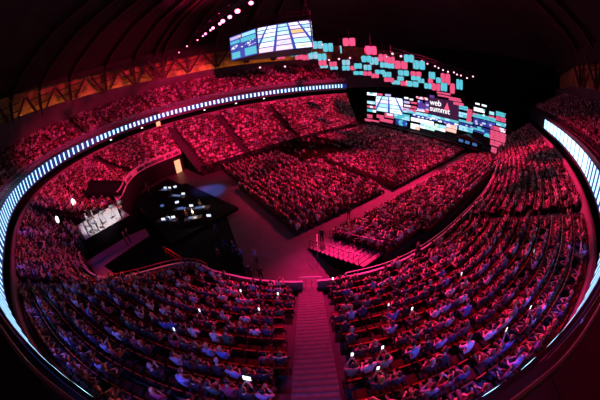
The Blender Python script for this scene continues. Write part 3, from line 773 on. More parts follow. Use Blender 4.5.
wr = wing('led_wall', 'right wing of the stage LED wall with tall pink brick column', [
 (459.2, 105.8, 468, 110, [CY, SB_]), (459, 112.3, 467, 117.6, [CY, SB_]), (467, 109, 472, 122.6, [PK]), (475.5, 103, 480, 104.8, [WH]), (482, 104.6, 487, 106.6, [WH, CY]), (474, 108, 485, 112, [CY, WH]), (472.5, 113, 478, 115, [PK]), (472.5, 115.3, 496, 119.6, [CY]),
 (473, 120.2, 495, 126.6, [NV, BL, NV, LV], .6, .4), (482.8, 114.5, 485, 116.4, [WH]), (482, 122.5, 486, 124.4, [WH]), (459, 120.5, 473, 123, [CY]), (459, 123.6, 473, 126, [NV, LV, BL], .55, .3), (459, 126.4, 473, 131.5, [CY, SB_]), (473, 127.2, 490, 133.6, [CY, CY, NV]), (484, 134, 490, 137, [CY]),
 (489.5, 111.5, 494.5, 115, [CY, SB_]), (496, 112, 505.5, 116.6, [CY]), (489, 116, 495, 118, [PK]), (496, 117, 506, 121.6, [PK]), (496, 122.4, 506, 126.2, [CY, SB_]), (490.5, 126.8, 506, 131, [PK, WP]), (490, 131.6, 506, 141, [PK]), (490, 141.6, 506, 147, [PK]), (491, 147.6, 500, 154, [PK]), (500.5, 147.6, 506, 152, [PK])], orgR)
sd = MB(); sd.box((54.5, 29, .7), (1.9, 36, 1.4), BLACK); sd.box((53.52, 29, 1.37), (.06, 36, .05), mat('stage_edge', (.2, .2, .22), .4)); tag(sd.build('stage_deck'), 'low black stage deck in front of the LED wall', 'stage')
# dark control booth under the right wing
bo = empty('stage_booth', (54.5, 17.6, 1.4)); tag(bo, 'dark gabled booth with blue screens below the right LED wing', 'booth')
mb = MB(); mb.box((0, 0, .7), (1.6, 5.6, 1.4), BLACK); mb.build('shell', bo)
mb = MB(); mb.poly([(-1.1, -3.2, 1.4), (-1.1, 3.2, 1.4), (-1.1, .6, 2.5)], DARK); mb.poly([(.6, -3.2, 1.4), (.6, .6, 2.5), (.6, 3.2, 1.4)], DARK); mb.quad((-1.1, 3.2, 1.4), (.6, 3.2, 1.4), (.6, .6, 2.5), (-1.1, .6, 2.5), DARK); mb.quad((-1.1, -3.2, 1.4), (-1.1, .6, 2.5), (.6, .6, 2.5), (.6, -3.2, 1.4), DARK); mb.build('roof', bo)
for q, y in enumerate((-1.6, .2, 1.8)):
    mb = MB(); mb.box((-.86, y, .85), (.06, 1.1, .6), led('booth_blue', (.08, .3, .75), .5)); mb.build('screen', bo)

# ------------------------------------------------------------------ hanging scoreboard: three lit faces of a faceted cluster
sbp = [(16.0, 42.6), (17.8, 35.8), (22.9, 29.4), (27.6, 36.0)]; Z0, Z1 = 19.0, 23.2
sbo = empty('hanging_scoreboard', (22, 37, 19)); tag(sbo, 'large hanging scoreboard with bright LED faces of fanned cards', 'scoreboard'); o0 = Vector((22, 37, 19))
def face(i):
    a, b = Vector((*sbp[i], 0)), Vector((*sbp[i+1], 0)); return a-o0*1, b-o0*1
mb = MB(); allp = [Vector((*p, 0)) for p in sbp]+[Vector((27.6, 41, 0)), Vector((22, 45, 0))]
N = len(allp)
for i in range(N):
    a, b = allp[i], allp[(i+1) % N]; d = (b-a).normalized(); nn = Vector((d.y, -d.x, 0)); nn = nn if nn.dot((a+b)/2-Vector((22, 38.5, 0))) < 0 else -nn
    mb.quad(Vector((a.x, a.y, Z0-.15))-o0, Vector((b.x, b.y, Z0-.15))-o0, Vector((b.x, b.y, Z1+.15))-o0, Vector((a.x, a.y, Z1+.15))-o0, HOUS)
mb.poly([Vector((p.x, p.y, Z0-.15))-o0 for p in allp], HOUS); mb.poly([Vector((p.x, p.y, Z1+.15))-o0 for p in allp], HOUS); mb.build('housing', sbo)
def fpts(i, inset=.12, out=.06):
    a, b = Vector((*sbp[i], 0)), Vector((*sbp[i+1], 0)); d = (b-a).normalized(); nn = Vector((d.y, -d.x, 0)); c = Vector((22, 38.5, 0))
    if nn.dot((a+b)/2-c) < 0: nn = -nn
    a2, b2 = a+d*inset+nn*out, b-d*inset+nn*out
    # left to right as one faces the screen
    if (b2-a2).cross(Vector((0, 0, 1))).dot(nn) < 0: a2, b2 = b2, a2
    return a2, b2, nn
a, b, nn = fpts(1)
fan_screen(sbo, 'screen', Vector((a.x, a.y, Z0))-o0, Vector((b.x, b.y, Z0))-o0, Vector((b.x, b.y, Z1))-o0, Vector((a.x, a.y, Z1))-o0, 5, 6, [WH, MINT, WH, WP, WH, SB_, WP, OR, WH], 1.55, nn)
a, b, nn = fpts(0); mb = MB(); L = (b-a).length; d = (b-a)/L
def fr(u0, w0, u1, w1, m, e): mb.quad(*[a+d*(L*u)+Vector((0, 0, Z0+(Z1-Z0)*w))+nn*e-o0 for u, w in ((u0, w0), (u1, w0), (u1, w1), (u0, w1))], m)
fr(0, 0, 1, 1, BL, 0)
fr(.04, .04, .38, .30, CY, .03); fr(.56, .04, .97, .34, CY, .03); fr(.02, .66, .40, .78, CY, .03); fr(.44, .62, .98, .80, CY, .03); fr(.02, .84, .36, .97, LV, .03); fr(.5, .84, .98, .97, SB_, .03); fr(.36, .86, .46, .96, SA, .03)
for q in range(46):
    x, y = RNG.random()*.9+.02, .37+RNG.random()*.22; fr(x, y, x+.06, y+.035, [WH, LV, PU, NV][q % 4], .03+.001*(q % 9))
for w in (.36, .60): fr(0, w, 1, w+.012, NV, .045)
mb.build('screen', sbo)
a, b, nn = fpts(2)
fan_screen(sbo, 'screen', Vector((a.x, a.y, Z0))-o0, Vector((b.x, b.y, Z0))-o0, Vector((b.x, b.y, Z1))-o0, Vector((a.x, a.y, Z1))-o0, 5, 6, [WH, MINT, WH, WP, WH, SB_, OR], 1.55, nn)
mb = MB()
for p in allp: mb.bar(Vector((p.x, p.y, Z1))-o0, Vector((p.x*.6+9.4, p.y*.6+15, 35))-o0, .035, .035, BLACK)
mb.build('suspension_cable', sbo)
mb = MB()
for p, q in zip(allp[:4], allp[1:5]):
    for dz in (.9, 1.5): mb.bar(Vector((p.x, p.y, Z1+dz))-o0, Vector((q.x, q.y, Z1+dz))-o0, .1, .1, BLACK)
    for k in range(7):
        c = p.lerp(q, k/6); e_ = p.lerp(q, min(1, (k+.5)/6)); mb.bar(Vector((c.x, c.y, Z1+.9))-o0, Vector((e_.x, e_.y, Z1+1.5))-o0, .06, .06, BLACK)
mb.build('truss', sbo)

# ------------------------------------------------------------------ floating double LED panels hung over the floor
FLOAT = [(317.5,45,9,7,'c'),(328,47.5,9,8,'c'),(340.5,49.5,3,7,'c'),(349,42,11,7.5,'p'),(371,50.5,10,8,'p'),(281,56.5,7,5,'p'),(285.5,52.5,9,4,'c'),(294,53,8,6,'c'),(299,57,7,5,'p'),(306,57.5,7,5,'p'),(313,55.5,8.5,6.5,'c'),(322,57,8,6.5,'c'),
 (322.5,63,7,5,'p'),(324,66.5,7,3,'c'),(333,64,7,4.5,'p'),(334,68,7,3,'c'),(346,62.5,7,5,'c'),(346,68,7,4.5,'c'),(353,68,5,4,'p'),(358,66,7,5,'c'),(367.5,67.5,7,5,'c'),(366.5,59,9,6,'c'),(374,61,8,7,'c'),(383,58,8,7,'p'),(391,60.5,7,7,'p'),(384,65,7,5,'c'),(391,66,6,4.5,'c'),
 (401,65,12,7.5,'p'),(409,58.5,9,7,'c'),(419,65,11,8,'c'),(359,73,10,3.5,'c'),(367.5,73.5,8,4,'p'),(375,75.8,7,4,'p'),(380,72,9,4,'c'),(387,74.5,8,5,'c'),(389,79.8,9,4,'p'),(396,82.3,8,4,'c'),(403.5,83.5,6,4,'p'),(400.5,78.5,6,4,'c'),(403.5,73,10,5,'c'),(412.5,84,11,5,'c'),(416,74,10,4.5,'p'),(416,78.3,9,4,'c'),
 (421,80.8,6,4,'c'),(432,75.5,6,6.5,'c'),(438.5,80.3,5,5,'c'),(428,86,7,5,'c'),(436,87,8,6.5,'p'),(430.5,81,5,4,'p'),(444,87,6,7.5,'c'),(445.5,79,9,10,'p'),(452.5,88.5,5,9,'p'),(459.5,84.5,6,9,'c')]
def placed_at(px, py, D):               # metres: the hanging point at horizontal distance D on the bearing measured in the photo
    x, y = px-300, 200-py; r = math.hypot(x, y); th = 2*math.asin(r/2/F_)
    d = cr*(x/r*math.sin(th))+cu*(y/r*math.sin(th))+f0*math.cos(th); k = D/math.hypot(d.x, d.y); return Vector((0, 0, CAMZ))+d*k, k
for q, (px, py, w, h, c) in enumerate(FLOAT):
    D = 44+11*((q*3) % 7)/7+(4 if py > 70 else 0)+(15 if px < 326 else 0); p, k = placed_at(px, py, D); W, H = max(.55, w*k/F_*1.1), h*k/F_*1.14
    o = empty('led_cube', p); m = CY if c == 'c' else PK
    o.rotation_euler = (0, 0, math.atan2(-p.x+RNG.normal(0, 4), p.y+RNG.normal(0, 4))+ (1.2 if w < 4 else 0)+RNG.normal(0, .12)); dep = .5
    mb = MB(); mb.box((0, .18, 0), (W, dep*.6, H), HOUS); mb.build('housing', o)
    for s in ((-1, 1) if w > 5 else (0,)):                      # two lit cushions with scalloped edges
        mb = MB(); ww = W*.47 if s else W*.9; pts = []
        for t in range(24):
            an = 2*PI*t/24; sq = (abs(math.cos(an))**.35*math.copysign(1, math.cos(an)), abs(math.sin(an))**.35*math.copysign(1, math.sin(an))); rr = 1+.035*math.cos(an*8)
            pts.append((s*W*.25+sq[0]*ww/2*rr, sq[1]*H*.48*rr))
        f_ = [(x, -.16, z) for x, z in pts]; b_ = [(x, .0, z) for x, z in pts]
        mb.poly(f_, m); 
        for t in range(24): mb.quad(f_[t], b_[t], b_[(t+1) % 24], f_[(t+1) % 24], m)
        mb.build('lit_face', o)
    mb = MB(); mb.bar((0, .18, H/2), (0, .18, H/2+2.6), .03, .03, DARK); mb.build('cable', o)
    near = 'below the scoreboard' if px < 316 else 'between the scoreboard and the stage' if px < 400 else 'above the stage wall'
    nr = sorted([(abs(a[0]-px)+abs(a[1]-py)) for a in FLOAT if a is not FLOAT[q] and a[4] == c])
    same = [a for a in FLOAT if a[4] == c and ((a[0] < 316) == (px < 316)) and ((a[0] < 400) == (px < 400))]
    same.sort(key=lambda a: a[0]); tag(o, f'{"cyan" if c == "c" else "pink"} hanging LED panel {near}, {nth(same.index(FLOAT[q])+1)} {"cyan" if c == "c" else "pink"} one from left', 'LED panel', 'floating LED panels under the roof')

# ------------------------------------------------------------------ lamps under the roof
LAMPR = mat('lamp_pink_lens', (.1, .02, .05), .3, emit=(1., .16, .38), es=7.); LAMPS = mat('lamp_small_lens', (.1, .02, .05), .3, emit=(1., .40, .55), es=2.6)
def lamp(p, rad, aim, m, label, grp, name='spotlight'):
    o = empty(name, p); d = (Vector(aim)-p).normalized(); q = d.to_track_quat('Z', 'Y'); o.rotation_mode = 'QUATERNION'; o.rotation_quaternion = q
    tag(o, label, 'spotlight', grp)
    mb = MB(); mb.lathe([(rad*.5, -rad*1.9), (rad*.95, -rad*1.5), (rad*1.05, -.02), (rad*1.05, .0)], DARK); mb.build('housing', o)
    mb = MB(); mb.lathe([(rad*.98, .01), (rad*.9, rad*.18), (rad*.3, rad*.28)], m); mb.build('lens', o)
    mb = MB()
    for s in (-1, 1): mb.bar((s*rad*1.2, 0, -rad*.6), (s*rad*1.2, 0, -rad*2.4), .05, .05, DARK)
    mb.bar((-rad*1.2, 0, -rad*2.4), (rad*1.2, 0, -rad*2.4), .05, .05, DARK); mb.build('yoke', o); return o
ROW = [(251, 3, 1.0), (237.5, 11.2, 1.15), (229.8, 17, .9), (222.8, 21.2, 1.0), (219.8, 23.8, .7), (213, 28, .75), (210.5, 30.2, .5), (205.5, 33.8, .6), (203, 36, .42), (197.5, 40, .36), (187, 46.2, .34), (179, 52.5, .28)]
prow = []
for q, (x, y, s) in enumerate(ROW):
    p, k = placed_at(x, y, 30+q*2.2); prow.append(p); lamp(p, .28*s*(1+q*.04), (p.x*.35, p.y*.35, 12), LAMPR, f'{nth(q+1)} glowing pink spotlight from the top of the slanting roof row', 'pink spotlights in the roof row')
mb = MB(); o0 = prow[0].copy(); tr = empty('lighting_truss', o0); tag(tr, 'slanting lighting truss that carries the row of pink spotlights', 'truss')
for dx, dz in ((0, 1.2), (.6, 1.2), (0, 1.8), (.6, 1.8)):
    mb.tube([p-o0+Vector((dx, dx, dz)) for p in prow], .05, DARK, n=5)
mb.build('chord', tr); mb = MB()
for a, b in zip(prow, prow[1:]):
    for t in range(3):
        c, d = a.lerp(b, t/3)-o0, a.lerp(b, (t+1)/3)-o0; mb.bar(c+Vector((0, 0, 1.2)), d+Vector((0, 0, 1.8)), .04, .04, DARK); mb.bar(c+Vector((.6, .6, 1.2)), d+Vector((.6, .6, 1.8)), .04, .04, DARK)
mb.build('lattice', tr)
ST = [(353, 39.5), (392.5, 53.8), (401, 56.2), (412.5, 59.5), (422, 61.5), (427.5, 63.8), (435, 66.2), (438.5, 68), (443, 70), (448, 71.8), (454, 72.4), (457, 74.5), (461, 75.5), (467, 78), (473, 76.5), (329, 60), (339, 59), (350, 58), (362, 57.5), (387, 56.8), (322.5, 44.5), (260, 67.5), (285, 66.5)]
pst = []
for q, (x, y) in enumerate(ST):
    p, k = placed_at(x, y, 50); pst.append(p); lamp(p, (.22 if q < 5 else .16) if q < 15 else .18, (p.x*.4, p.y*.4, 6), LAMPS, f'small pale pink stage lamp, {nth(sorted(a[0] for a in ST).index(x)+1)} from left among the hanging panels', 'small stage lamps between the hanging panels')
t2 = empty('lighting_truss', pst[1]); tag(t2, 'long front lighting truss with small lamps above the stage', 'truss'); o0 = pst[1]
mb = MB()
for dz in (.55, 1.1): mb.tube([p-o0+Vector((0, 0, dz)) for p in sorted(pst[1:15], key=lambda p: -p.y)], .05, DARK, n=5)
mb.build('chord', t2)

# ------------------------------------------------------------------ bleacher end stair with railings
mb = MB(); NS = 12; X0, X1 = 10.5, 12.9
RT = mat('bleacher_tread', (.12, .08, .09), .5, noise=.15, nscale=3)
for q in range(NS):
    y = 15.6-.56*q; z = .17*(q+1); mb.box(((X0+X1)/2+.02*q, y, z-.05), (X1-X0-.05, .37, .08), RT); mb.box(((X0+X1)/2+.02*q, y-.26, z/2), (X1-X0, .03, z), BLACK)
    for x in (X0+.02*q, X1+.02*q): mb.box((x, y, z/2), (.04, .56, z), BLACK)
struct(mb, 'floor_bleacher_steps')
def railing(name, label, pts, h=1.0, step=1.1, grp=None, mid=True, m=None):
    o = empty(name, pts[0]); o0 = Vector(pts[0]); tag(o, label, 'railing', grp); m = m or RAILM
    P = [Vector(p)-o0 for p in pts]
    a = MB(); a.tube([p+Vector((0, 0, h)) for p in P], .035, m, n=6); a.build('handrail', o)
    if mid: a = MB(); a.tube([p+Vector((0, 0, h*.5)) for p in P], .018, m, n=5); a.build('mid_rail', o)
    L = [0]
    for a_, b_ in zip(P, P[1:]): L.append(L[-1]+(b_-a_).length)
    for k in range(int(L[-1]/step)+1):
        q = k*step; i = max(j for j in range(len(L)) if L[j] <= q+1e-6); i = min(i, len(P)-2); t = (q-L[i])/max(1e-6, L[i+1]-L[i]); p = P[i].lerp(P[i+1], t)
        a = MB(); a.tube([p, p+Vector((0, 0, h))], .022, m, n=6); a.build('post', o)
    return o
DR = mat('dark_railing', (.05, .045, .05), .4, .5)
railing('stair_railing', 'dark railing down the open left edge of the bleacher steps', [(X0+.02*q, 15.6-.56*q, .17*(q+1)) for q in range(NS)], 1.0, .56, m=DR)
railing('stair_railing', 'dark railing between the bleacher steps and the seated crowd', [(X1+.02*q, 15.6-.56*q, .17*(q+1)) for q in range(NS)], 1.0, .56, m=DR)
railing('stair_railing', 'short pale handrail across the foot of the bleacher steps', [(10.3, 14.2, 0), (11.7, 16.0, 0)], 1.0, .8)
railing('front_railing', 'short red handrail branching from the corner of the empty rows', [(-1.5, 20.6, 2.), (-.25, 17.9, 2.)], 1.0, .8, m=mat('red_rail', (.75, .06, .03), .35))
railing('front_railing', 'long thin pink lit handrail along the right front parapet', [(*p, 3.05) for p in LA['F'][6:8*n-8:4]], .28, 2.2, mid=False)
railing('front_railing', 'long thin red handrail along the empty rows at the left corner', [(*p, 3.05) for p in LA['F'][10*n+4:12*n+3:3]], .32, 2.2, mid=False, m=mat('red_rail', (.75, .06, .03), .35))
railing('gate_railing', 'pale gate railing at the foot of the red stairs', [(6.15, 10.65, 2.0), (7.35, 9.75, 2.0)], .95, .4)
# corner rails beside the walkway on the left
for q, d in enumerate((.0, .16)):
    F, Rr = LA['F'], LA['R']; s = d; C = (F+(Rr-F)*s)[12*n+6:13*n:2]; z = LA['z0']+(d*13)*LA['rise']
    railing('aisle_railing', ['red lit curved railing along the front of the far left seats', 'red lit curved railing two rows up in the far left seats'][q], [(*c, z+(.85 if q == 0 else 0)) for c in C], .45 if q == 0 else .9, 1.2, 'curved rails of the far left seats')

# ------------------------------------------------------------------ press platform on the left
GREYM = mat('platform_vinyl', (.55, .54, .55), .5, noise=.15, nscale=2)
mb = MB(); pf = [(-10.3, 26), (-4.4, 27.8), (-6.9, 33.2), (-12.6, 31.2)]; zt = 4.0
mb.poly([(*p, zt) for p in pf], GREYM)
for i in range(4): mb.quad((*pf[i], 0), (*pf[(i+1) % 4], 0), (*pf[(i+1) % 4], zt), (*pf[i], zt), BLACK)
tag(mb.build('press_platform'), 'white topped press platform with black skirt, brightly lit', 'platform')
mb = MB(); wk = [(-11.2, 25.2), (-9.4, 21.6), (-8.6, 20.2), (-7.4, 21.2), (-8.6, 22.9), (-2.8, 25.4), (-3.2, 27.4), (-5.5, 27.2)]
mb.poly([(*p, 2.0) for p in wk], mat('walkway_carpet', (.17, .08, .15), .8, noise=.15, nscale=3))
for i in range(len(wk)): mb.quad((*wk[i], 0), (*wk[(i+1) % len(wk)], 0), (*wk[(i+1) % len(wk)], 2.0), (*wk[i], 2.0), BLACK)
tag(mb.build('walkway'), 'purple carpeted walkway below the press platform', 'walkway')
# video cameras on tripods
TRI = mat('tripod_grey', (.28, .28, .29), .4)
def tripod_camera(p, rz, label):
    o = empty('video_camera', p, rz); tag(o, label, 'camera', 'video cameras on the press platform')
    for k in range(3):
        a = MB(); t = 2*PI*k/3+.5; a.tube([(0, 0, 1.25), (.45*math.cos(t), .45*math.sin(t), 0)], .022, TRI); a.build('leg', o)
    a = MB(); a.box((0, 0, 1.30), (.16, .18, .12), TRI); a.box((0, .05, 1.5), (.2, .5, .26), mat('camera_body', (.2, .2, .21), .4)); a.box((-.02, -.12, 1.68), (.08, .2, .06), TRI); a.build('body', o)
    a = MB(); a.lathe([(.075, 0), (.085, .1), (.07, .22), (.09, .3)], DARK, (0, .30, 1.5), M=Matrix.Rotation(-PI/2, 3, 'X')); a.build('lens', o)
    a = MB(); a.box((.17, -.05, 1.56), (.02, .16, .1), led('viewfinder', (.6, .8, 1.), .8)); a.build('viewfinder', o)
for q, (x, y) in enumerate([(-9.2, 27.2), (-7.6, 27.8), (-6.4, 28.4), (-5.3, 28.8)]):
    tripod_camera((x, y, zt), R(-75), f'{nth(q+1)} tripod video camera from the left on the white press platform')
def chair_simple(p, rz, label, m, cat='chair'):
    o = empty('folding_chair', p, rz); tag(o, label, cat)
    for nm, c, sz in (('seat', (0, 0, .45), (.44, .42, .04)), ('backrest', (0, -.22, .75), (.44, .04, .36))):
        a = MB(); a.box(c, sz, m); a.build(nm, o)
    for sx_ in (-1, 1):
        for sy_ in (-1, 1):
            a = MB(); a.tube([(sx_*.2, sy_*.19, 0), (sx_*.2, sy_*.19, .75 if sy_ < 0 else .45)], .015, DARK); a.build('leg', o)
chair_simple((-5.6, 30.2, zt), R(-80), 'salmon pink chair at the right end of the press platform', mat('salmon_fabric', (.8, .22, .18), .7))
# two oval white lamps on stands
def oval_lamp(px, py, z, D, label, w, h):
    p, k = placed_at(px, py, D); o = empty('oval_lamp', (p.x, p.y, z), math.atan2(-p.x, p.y)); tag(o, label, 'lamp', 'oval white lamps on stands'); hh = p.z-z
    a = MB(); a.tube([(0, .12, 0), (0, .12, hh)], .03, DARK); a.box((0, .12, .02), (.5, .5, .04), DARK); a.build('stand', o)
    a = MB(); a.lathe([(.5, -.04), (.52, 0), (.5, .04)], HOUS, (0, .05, hh), 20, M=Matrix.Rotation(PI/2, 3, 'X') @ Matrix.Diagonal((w/.98, h/.98, 1))); a.build('rim', o)
    a = MB(); a.lathe([(.48, 0), (.40, .06), (.2, .10)], led('lamp_white', (1, .97, .95), 3.5), (0, .0, hh), 20, M=Matrix.Rotation(PI/2, 3, 'X') @ Matrix.Diagonal((w/.98, h/.98, 1))); a.build('diffuser', o)
oval_lamp(73.5, 203, 4.2, 36, 'oval white glowing lamp above the press platform, the larger of two', .65, 1.25)
oval_lamp(57.2, 219.5, 4.2, 31, 'smaller oval white lamp left of the press platform among the seats', .42, .85)

# ------------------------------------------------------------------ control desks in the dark area by the floor
def at_z(px, py, z):
    x, y = px-300, 200-py; r = math.hypot(x, y); th = 2*math.asin(r/2/F_)
    d = cr*(x/r*math.sin(th))+cu*(y/r*math.sin(th))+f0*math.cos(th); k = (z-CAMZ)/d.z; return Vector((d.x*k, d.y*k, z))
mb = MB(); rz = R(32); c0 = at_z(180, 208, .2); mb.box((c0.x, c0.y, .2), (9.5, 15, .4), BLACK, rz=R(15)); tag(mb.build('control_riser'), 'low black riser under the control desks', 'riser')
DT = mat('desk_top', (.05, .05, .06), .4); KEY = led('console_keys', (.25, .4, .9), .35)
def desk(px, py, rz, L, label, tops):
    p = at_z(px, py, 1.15); o = empty('control_desk', (p.x, p.y, .4), rz); tag(o, label, 'desk', 'control desks on the black riser')
    a = MB(); a.box((0, 0, .73), (L, .8, .05), DT); a.build('desk_top', o)
    for s in (-1, 1): a = MB(); a.box((s*(L/2-.05), 0, .35), (.06, .7, .7), DARK); a.build('leg', o)
    a = MB(); a.box((0, -.05, .81), (L*.55, .5, .10), DARK, (Vector((1, 0, 0)), Vector((0, .97, .22)), Vector((0, -.22, .97)))); a.box((0, -.06, .87), (L*.5, .4, .012), KEY, (Vector((1, 0, 0)), Vector((0, .97, .22)), Vector((0, -.22, .97)))); a.build('mixing_console', o)
    return p
def monitor(px, py, rz, m, label, w=.55, h=.34):
    p = at_z(px, py, 1.45); o = empty('monitor', (p.x, p.y, 1.13), rz); tag(o, label, 'monitor', 'monitors on the control desks')
    a = MB(); a.box((0, .1, .01), (.22, .18, .02), DARK); a.box((0, .12, .12), (.05, .03, .24), DARK); a.build('stand', o)
    a = MB(); a.box((0, .1, .34), (w, .04, h), HOUS); a.build('casing', o)
    a = MB(); a.box((0, .077, .34), (w*.94, .006, h*.9), m); a.build('screen', o)
MW = led('monitor_white', (.75, .85, 1.), 1.3); MB_ = led('monitor_blue', (.1, .2, .6), .7)
CAMDIR = R(-2)
for q, (px, py, L, lb) in enumerate([(177, 196, 3.2, 'pale lit control desk at the back of the black riser'), (165, 190, 2.6, 'black control desk at the left rear of the riser'), (182, 209, 2.6, 'black control desk in the middle of the riser'), (167, 220, 3.0, 'black control desk at the front of the riser'), (200, 208, 2.6, 'control desk at the right end of the riser'), (193, 218, 2.2, 'small front desk at the right of the riser')]):
    desk(px, py, R(-50)+.1*q, L, lb, None)
for q, (px, py, m, lb) in enumerate([(165, 188, MW, 'white lit monitor on the left rear control desk'), (169.3, 188, MW, 'second white lit monitor on the left rear control desk'), (175, 187, MW, 'white monitor on the rear desk beside the aisle'), (183, 194, MW, 'pale lit screen on the back control desk'), (177, 202.5, MW, 'white screen in the middle of the control riser'), (181.5, 208.5, MB_, 'bluish screen in the middle of the control riser'), (191, 206, MW, 'white screen right of the middle control desk'), (163, 219.5, MW, 'bright screen on the front control desk, left end'), (168, 218, MW, 'bright screen on the front control desk, middle'), (173, 217.5, MW, 'bright screen on the front control desk, right end'), (162, 206, MB_, 'dim blue screen on the left of the riser'), (208.5, 216, MW, 'pale screen at the far right corner of the riser')]):
    monitor(px, py, R(-28)+RNG.normal(0, .2), m, lb)

for px, py, lb in ((200.5, 204, 'small warm desk lamp on the right control desk'), (193.5, 215, 'small warm desk lamp on the front right control desk')):
    p = at_z(px, py, 1.4); o = empty('desk_lamp', (p.x, p.y, 1.155)); tag(o, lb, 'lamp', 'warm lamps on the control desks')
    a = MB(); a.lathe([(.1, 0), (.09, .02)], DARK); a.build('base', o); a = MB(); a.tube([(0, 0, .02), (0, .02, .3), (0, -.08, .42)], .012, DARK); a.build('stem', o)
    a = MB(); a.lathe([(.04, .12), (.10, .0)], DARK, (0, -.1, .36)); a.build('lamp_shade', o); a = MB(); a.lathe([(.05, .03), (.07, 0), (.03, -.03)], led('warm_bulb', (1., .65, .3), 4.), (0, -.1, .36)); a.build('bulb', o)
    l = bpy.data.lights.new('desk_lamp_light', 'POINT'); l.energy = 60; l.color = (1., .6, .25); l.shadow_soft_size = .08; q = bpy.data.objects.new('desk_lamp_light', l); COL.objects.link(q); q.location = (p.x, p.y-.1, 1.9)

# ------------------------------------------------------------------ standing and working people
ST_P = [  # px, py of the feet, z, pose, shirt, hair, long, heading, label
 (83.5, 240, 4, 'stand_point', 6, 0, 0, -60, 'person in light grey standing at the left corner of the press platform'),
 (89, 236, 4, 'stand', 0, 2, 0, -60, 'person in white standing behind the first press camera'),
 (94, 233, 4, 'stand', 6, 1, 1, -70, 'person in light grey bending by the press cameras'),
 (99, 231, 4, 'stand_point', 0, 1, 0, -50, 'person in white top working between the press cameras'),
 (104, 228, 4, 'stand', 1, 0, 0, -80, 'person in pale blue at the middle of the press platform'),
 (96, 224, 4, 'stand', 6, 3, 1, -65, 'fair haired person at the back of the press platform'),
 (90, 227, 4, 'stand', 0, 4, 0, -40, 'grey haired person at the back left of the press platform'),
 (123, 221, 4, 'stand_point', 2, 0, 0, -70, 'person in black at the right end of the press platform'),
 (128, 246, 2, 'stand', 2, 0, 0, -90, 'person in black standing on the purple walkway'),
 (131, 243, 2, 'stand', 3, 1, 0, -60, 'second person in dark clothes on the purple walkway'),
 (157, 171, 0, 'stand', 7, 0, 0, 150, 'person in maroon standing left of the lit doorway'), (164, 174, 0, 'stand', 9, 1, 0, 170, 'person in beige standing before the lit yellow doorway'),
 (168, 172, 0, 'stand', 2, 0, 0, 190, 'person in black standing right of the lit doorway'), (173, 170, 0, 'stand', 4, 1, 1, 200, 'person in navy farther right of the lit doorway'),
 (148, 192, 0, 'stand', 5, 1, 0, 200, 'person in grey standing left behind the control riser'), (151, 199, .4, 'stand', 3, 0, 0, -60, 'person in charcoal at the left edge of the control riser'),
 (171, 199, .4, 'stand', 2, 0, 0, -60, 'person in black at the back control desk'), (188, 222, .4, 'stand', 7, 1, 0, -50, 'person in maroon at the right front control desk'),
 (195, 222, .4, 'stand', 9, 3, 0, -50, 'person in beige lit warm at the front right desk'), (202, 212, .4, 'stand', 9, 2, 1, -60, 'person with warm lit face at the right control desk'),
 (145, 219, .4, 'stand', 7, 0, 0, -40, 'person in maroon left of the front control desk'), (171, 228, .4, 'stand', 1, 0, 0, -40, 'person in pale blue at the front control desk'),
 (218, 238, 0, 'stand', 4, 1, 0, 20, 'person in navy standing in the dark right of the control riser'), (221, 262, 0, 'stand', 7, 0, 0, 40, 'person in maroon standing in the dark open floor'),
 (227, 253, 0, 'stand', 4, 1, 1, -20, 'long haired person in navy on the dark open floor'), (237, 258, 0, 'stand', 4, 0, 0, 10, 'first of two people side by side on the dark floor'),
 (243, 262, 0, 'stand_point', 11, 0, 0, 60, 'second of two people side by side, pointing'), (257, 263, 0, 'stand', 1, 1, 0, 90, 'person in pale top alone on the open floor edge'),
 (251, 279, 0, 'stand', 4, 0, 0, 0, 'dark dressed person near the left pale parapet'), (262, 281, 0, 'stand', 3, 1, 1, -30, 'second dark person near the left pale parapet'),
 (348.5, 220, 0, 'stand', 2, 0, 0, -55, 'lone person in black standing in the pink centre aisle'),
 (322, 243, 0, 'stand', 2, 1, 0, 120, 'usher in black at the foot of the bleacher steps'),
 (415, 262, 3.0, 'stand', 2, 0, 0, 60, 'person in black by the right end of the bleacher'), (236, 255, 0, 'stand', 2, 0, 0, 100, 'person in black behind the pair on the dark floor')]
for (px, py, z, p, sh, ha, lg, hd, lb) in ST_P[:CREW]:
    q = at_z(px, py, z); person(p, (q.x, q.y, z+.005), R(hd), sh, ha, lg, lb, None, 0, 2 if z == 4 else 1)

# ------------------------------------------------------------------ lit doorways and concourse lamps
YEL = mat('lit_doorway', (.5, .4, .2), .6, emit=(1., .78, .36), es=.7)
def doorway(nm, p, rz, w, h):
    mb = MB(); X = Vector((math.cos(rz), math.sin(rz), 0)); Y = Vector((-math.sin(rz), math.cos(rz), 0)); p = Vector(p)
    mb.box(p+Vector((0, 0, h/2))+Y*.06, (w, .04, h), YEL, rz=rz)
    for s in (-1, 1): mb.box(p+X*s*(w/2+.06)+Vector((0, 0, h/2)), (.12, .3, h), DARK, rz=rz)
    mb.box(p+Vector((0, 0, h+.06)), (w+.24, .3, .12), DARK, rz=rz)
    o = mb.build(nm); o['kind'] = 'structure'
F2 = LB['F']; i = 4*n+2; t = F2[min(i+3, len(F2)-1)]-F2[i-3]; rz = math.atan2(t[1], t[0])
c = F2[i]-np.array([math.sin(-rz)*.0, .3]); doorway('door_1', (c[0], c[1], 0), rz, 1.4, 2.6)
vz, vxx, vyy = in_frame([(*p, 9.6) for p in RIB])
i = int(np.argmin((vxx-158)**2+(vyy-119)**2)); t = RIB[i+1]-RIB[i-1]; rz = math.atan2(t[1], t[0]); c = offset(RIB, 1.2)[i]; doorway('door_2', (*c, 8.3), rz, 1.0, 2.2)
LW = led('concourse_white', (1., .85, .8), 3.)
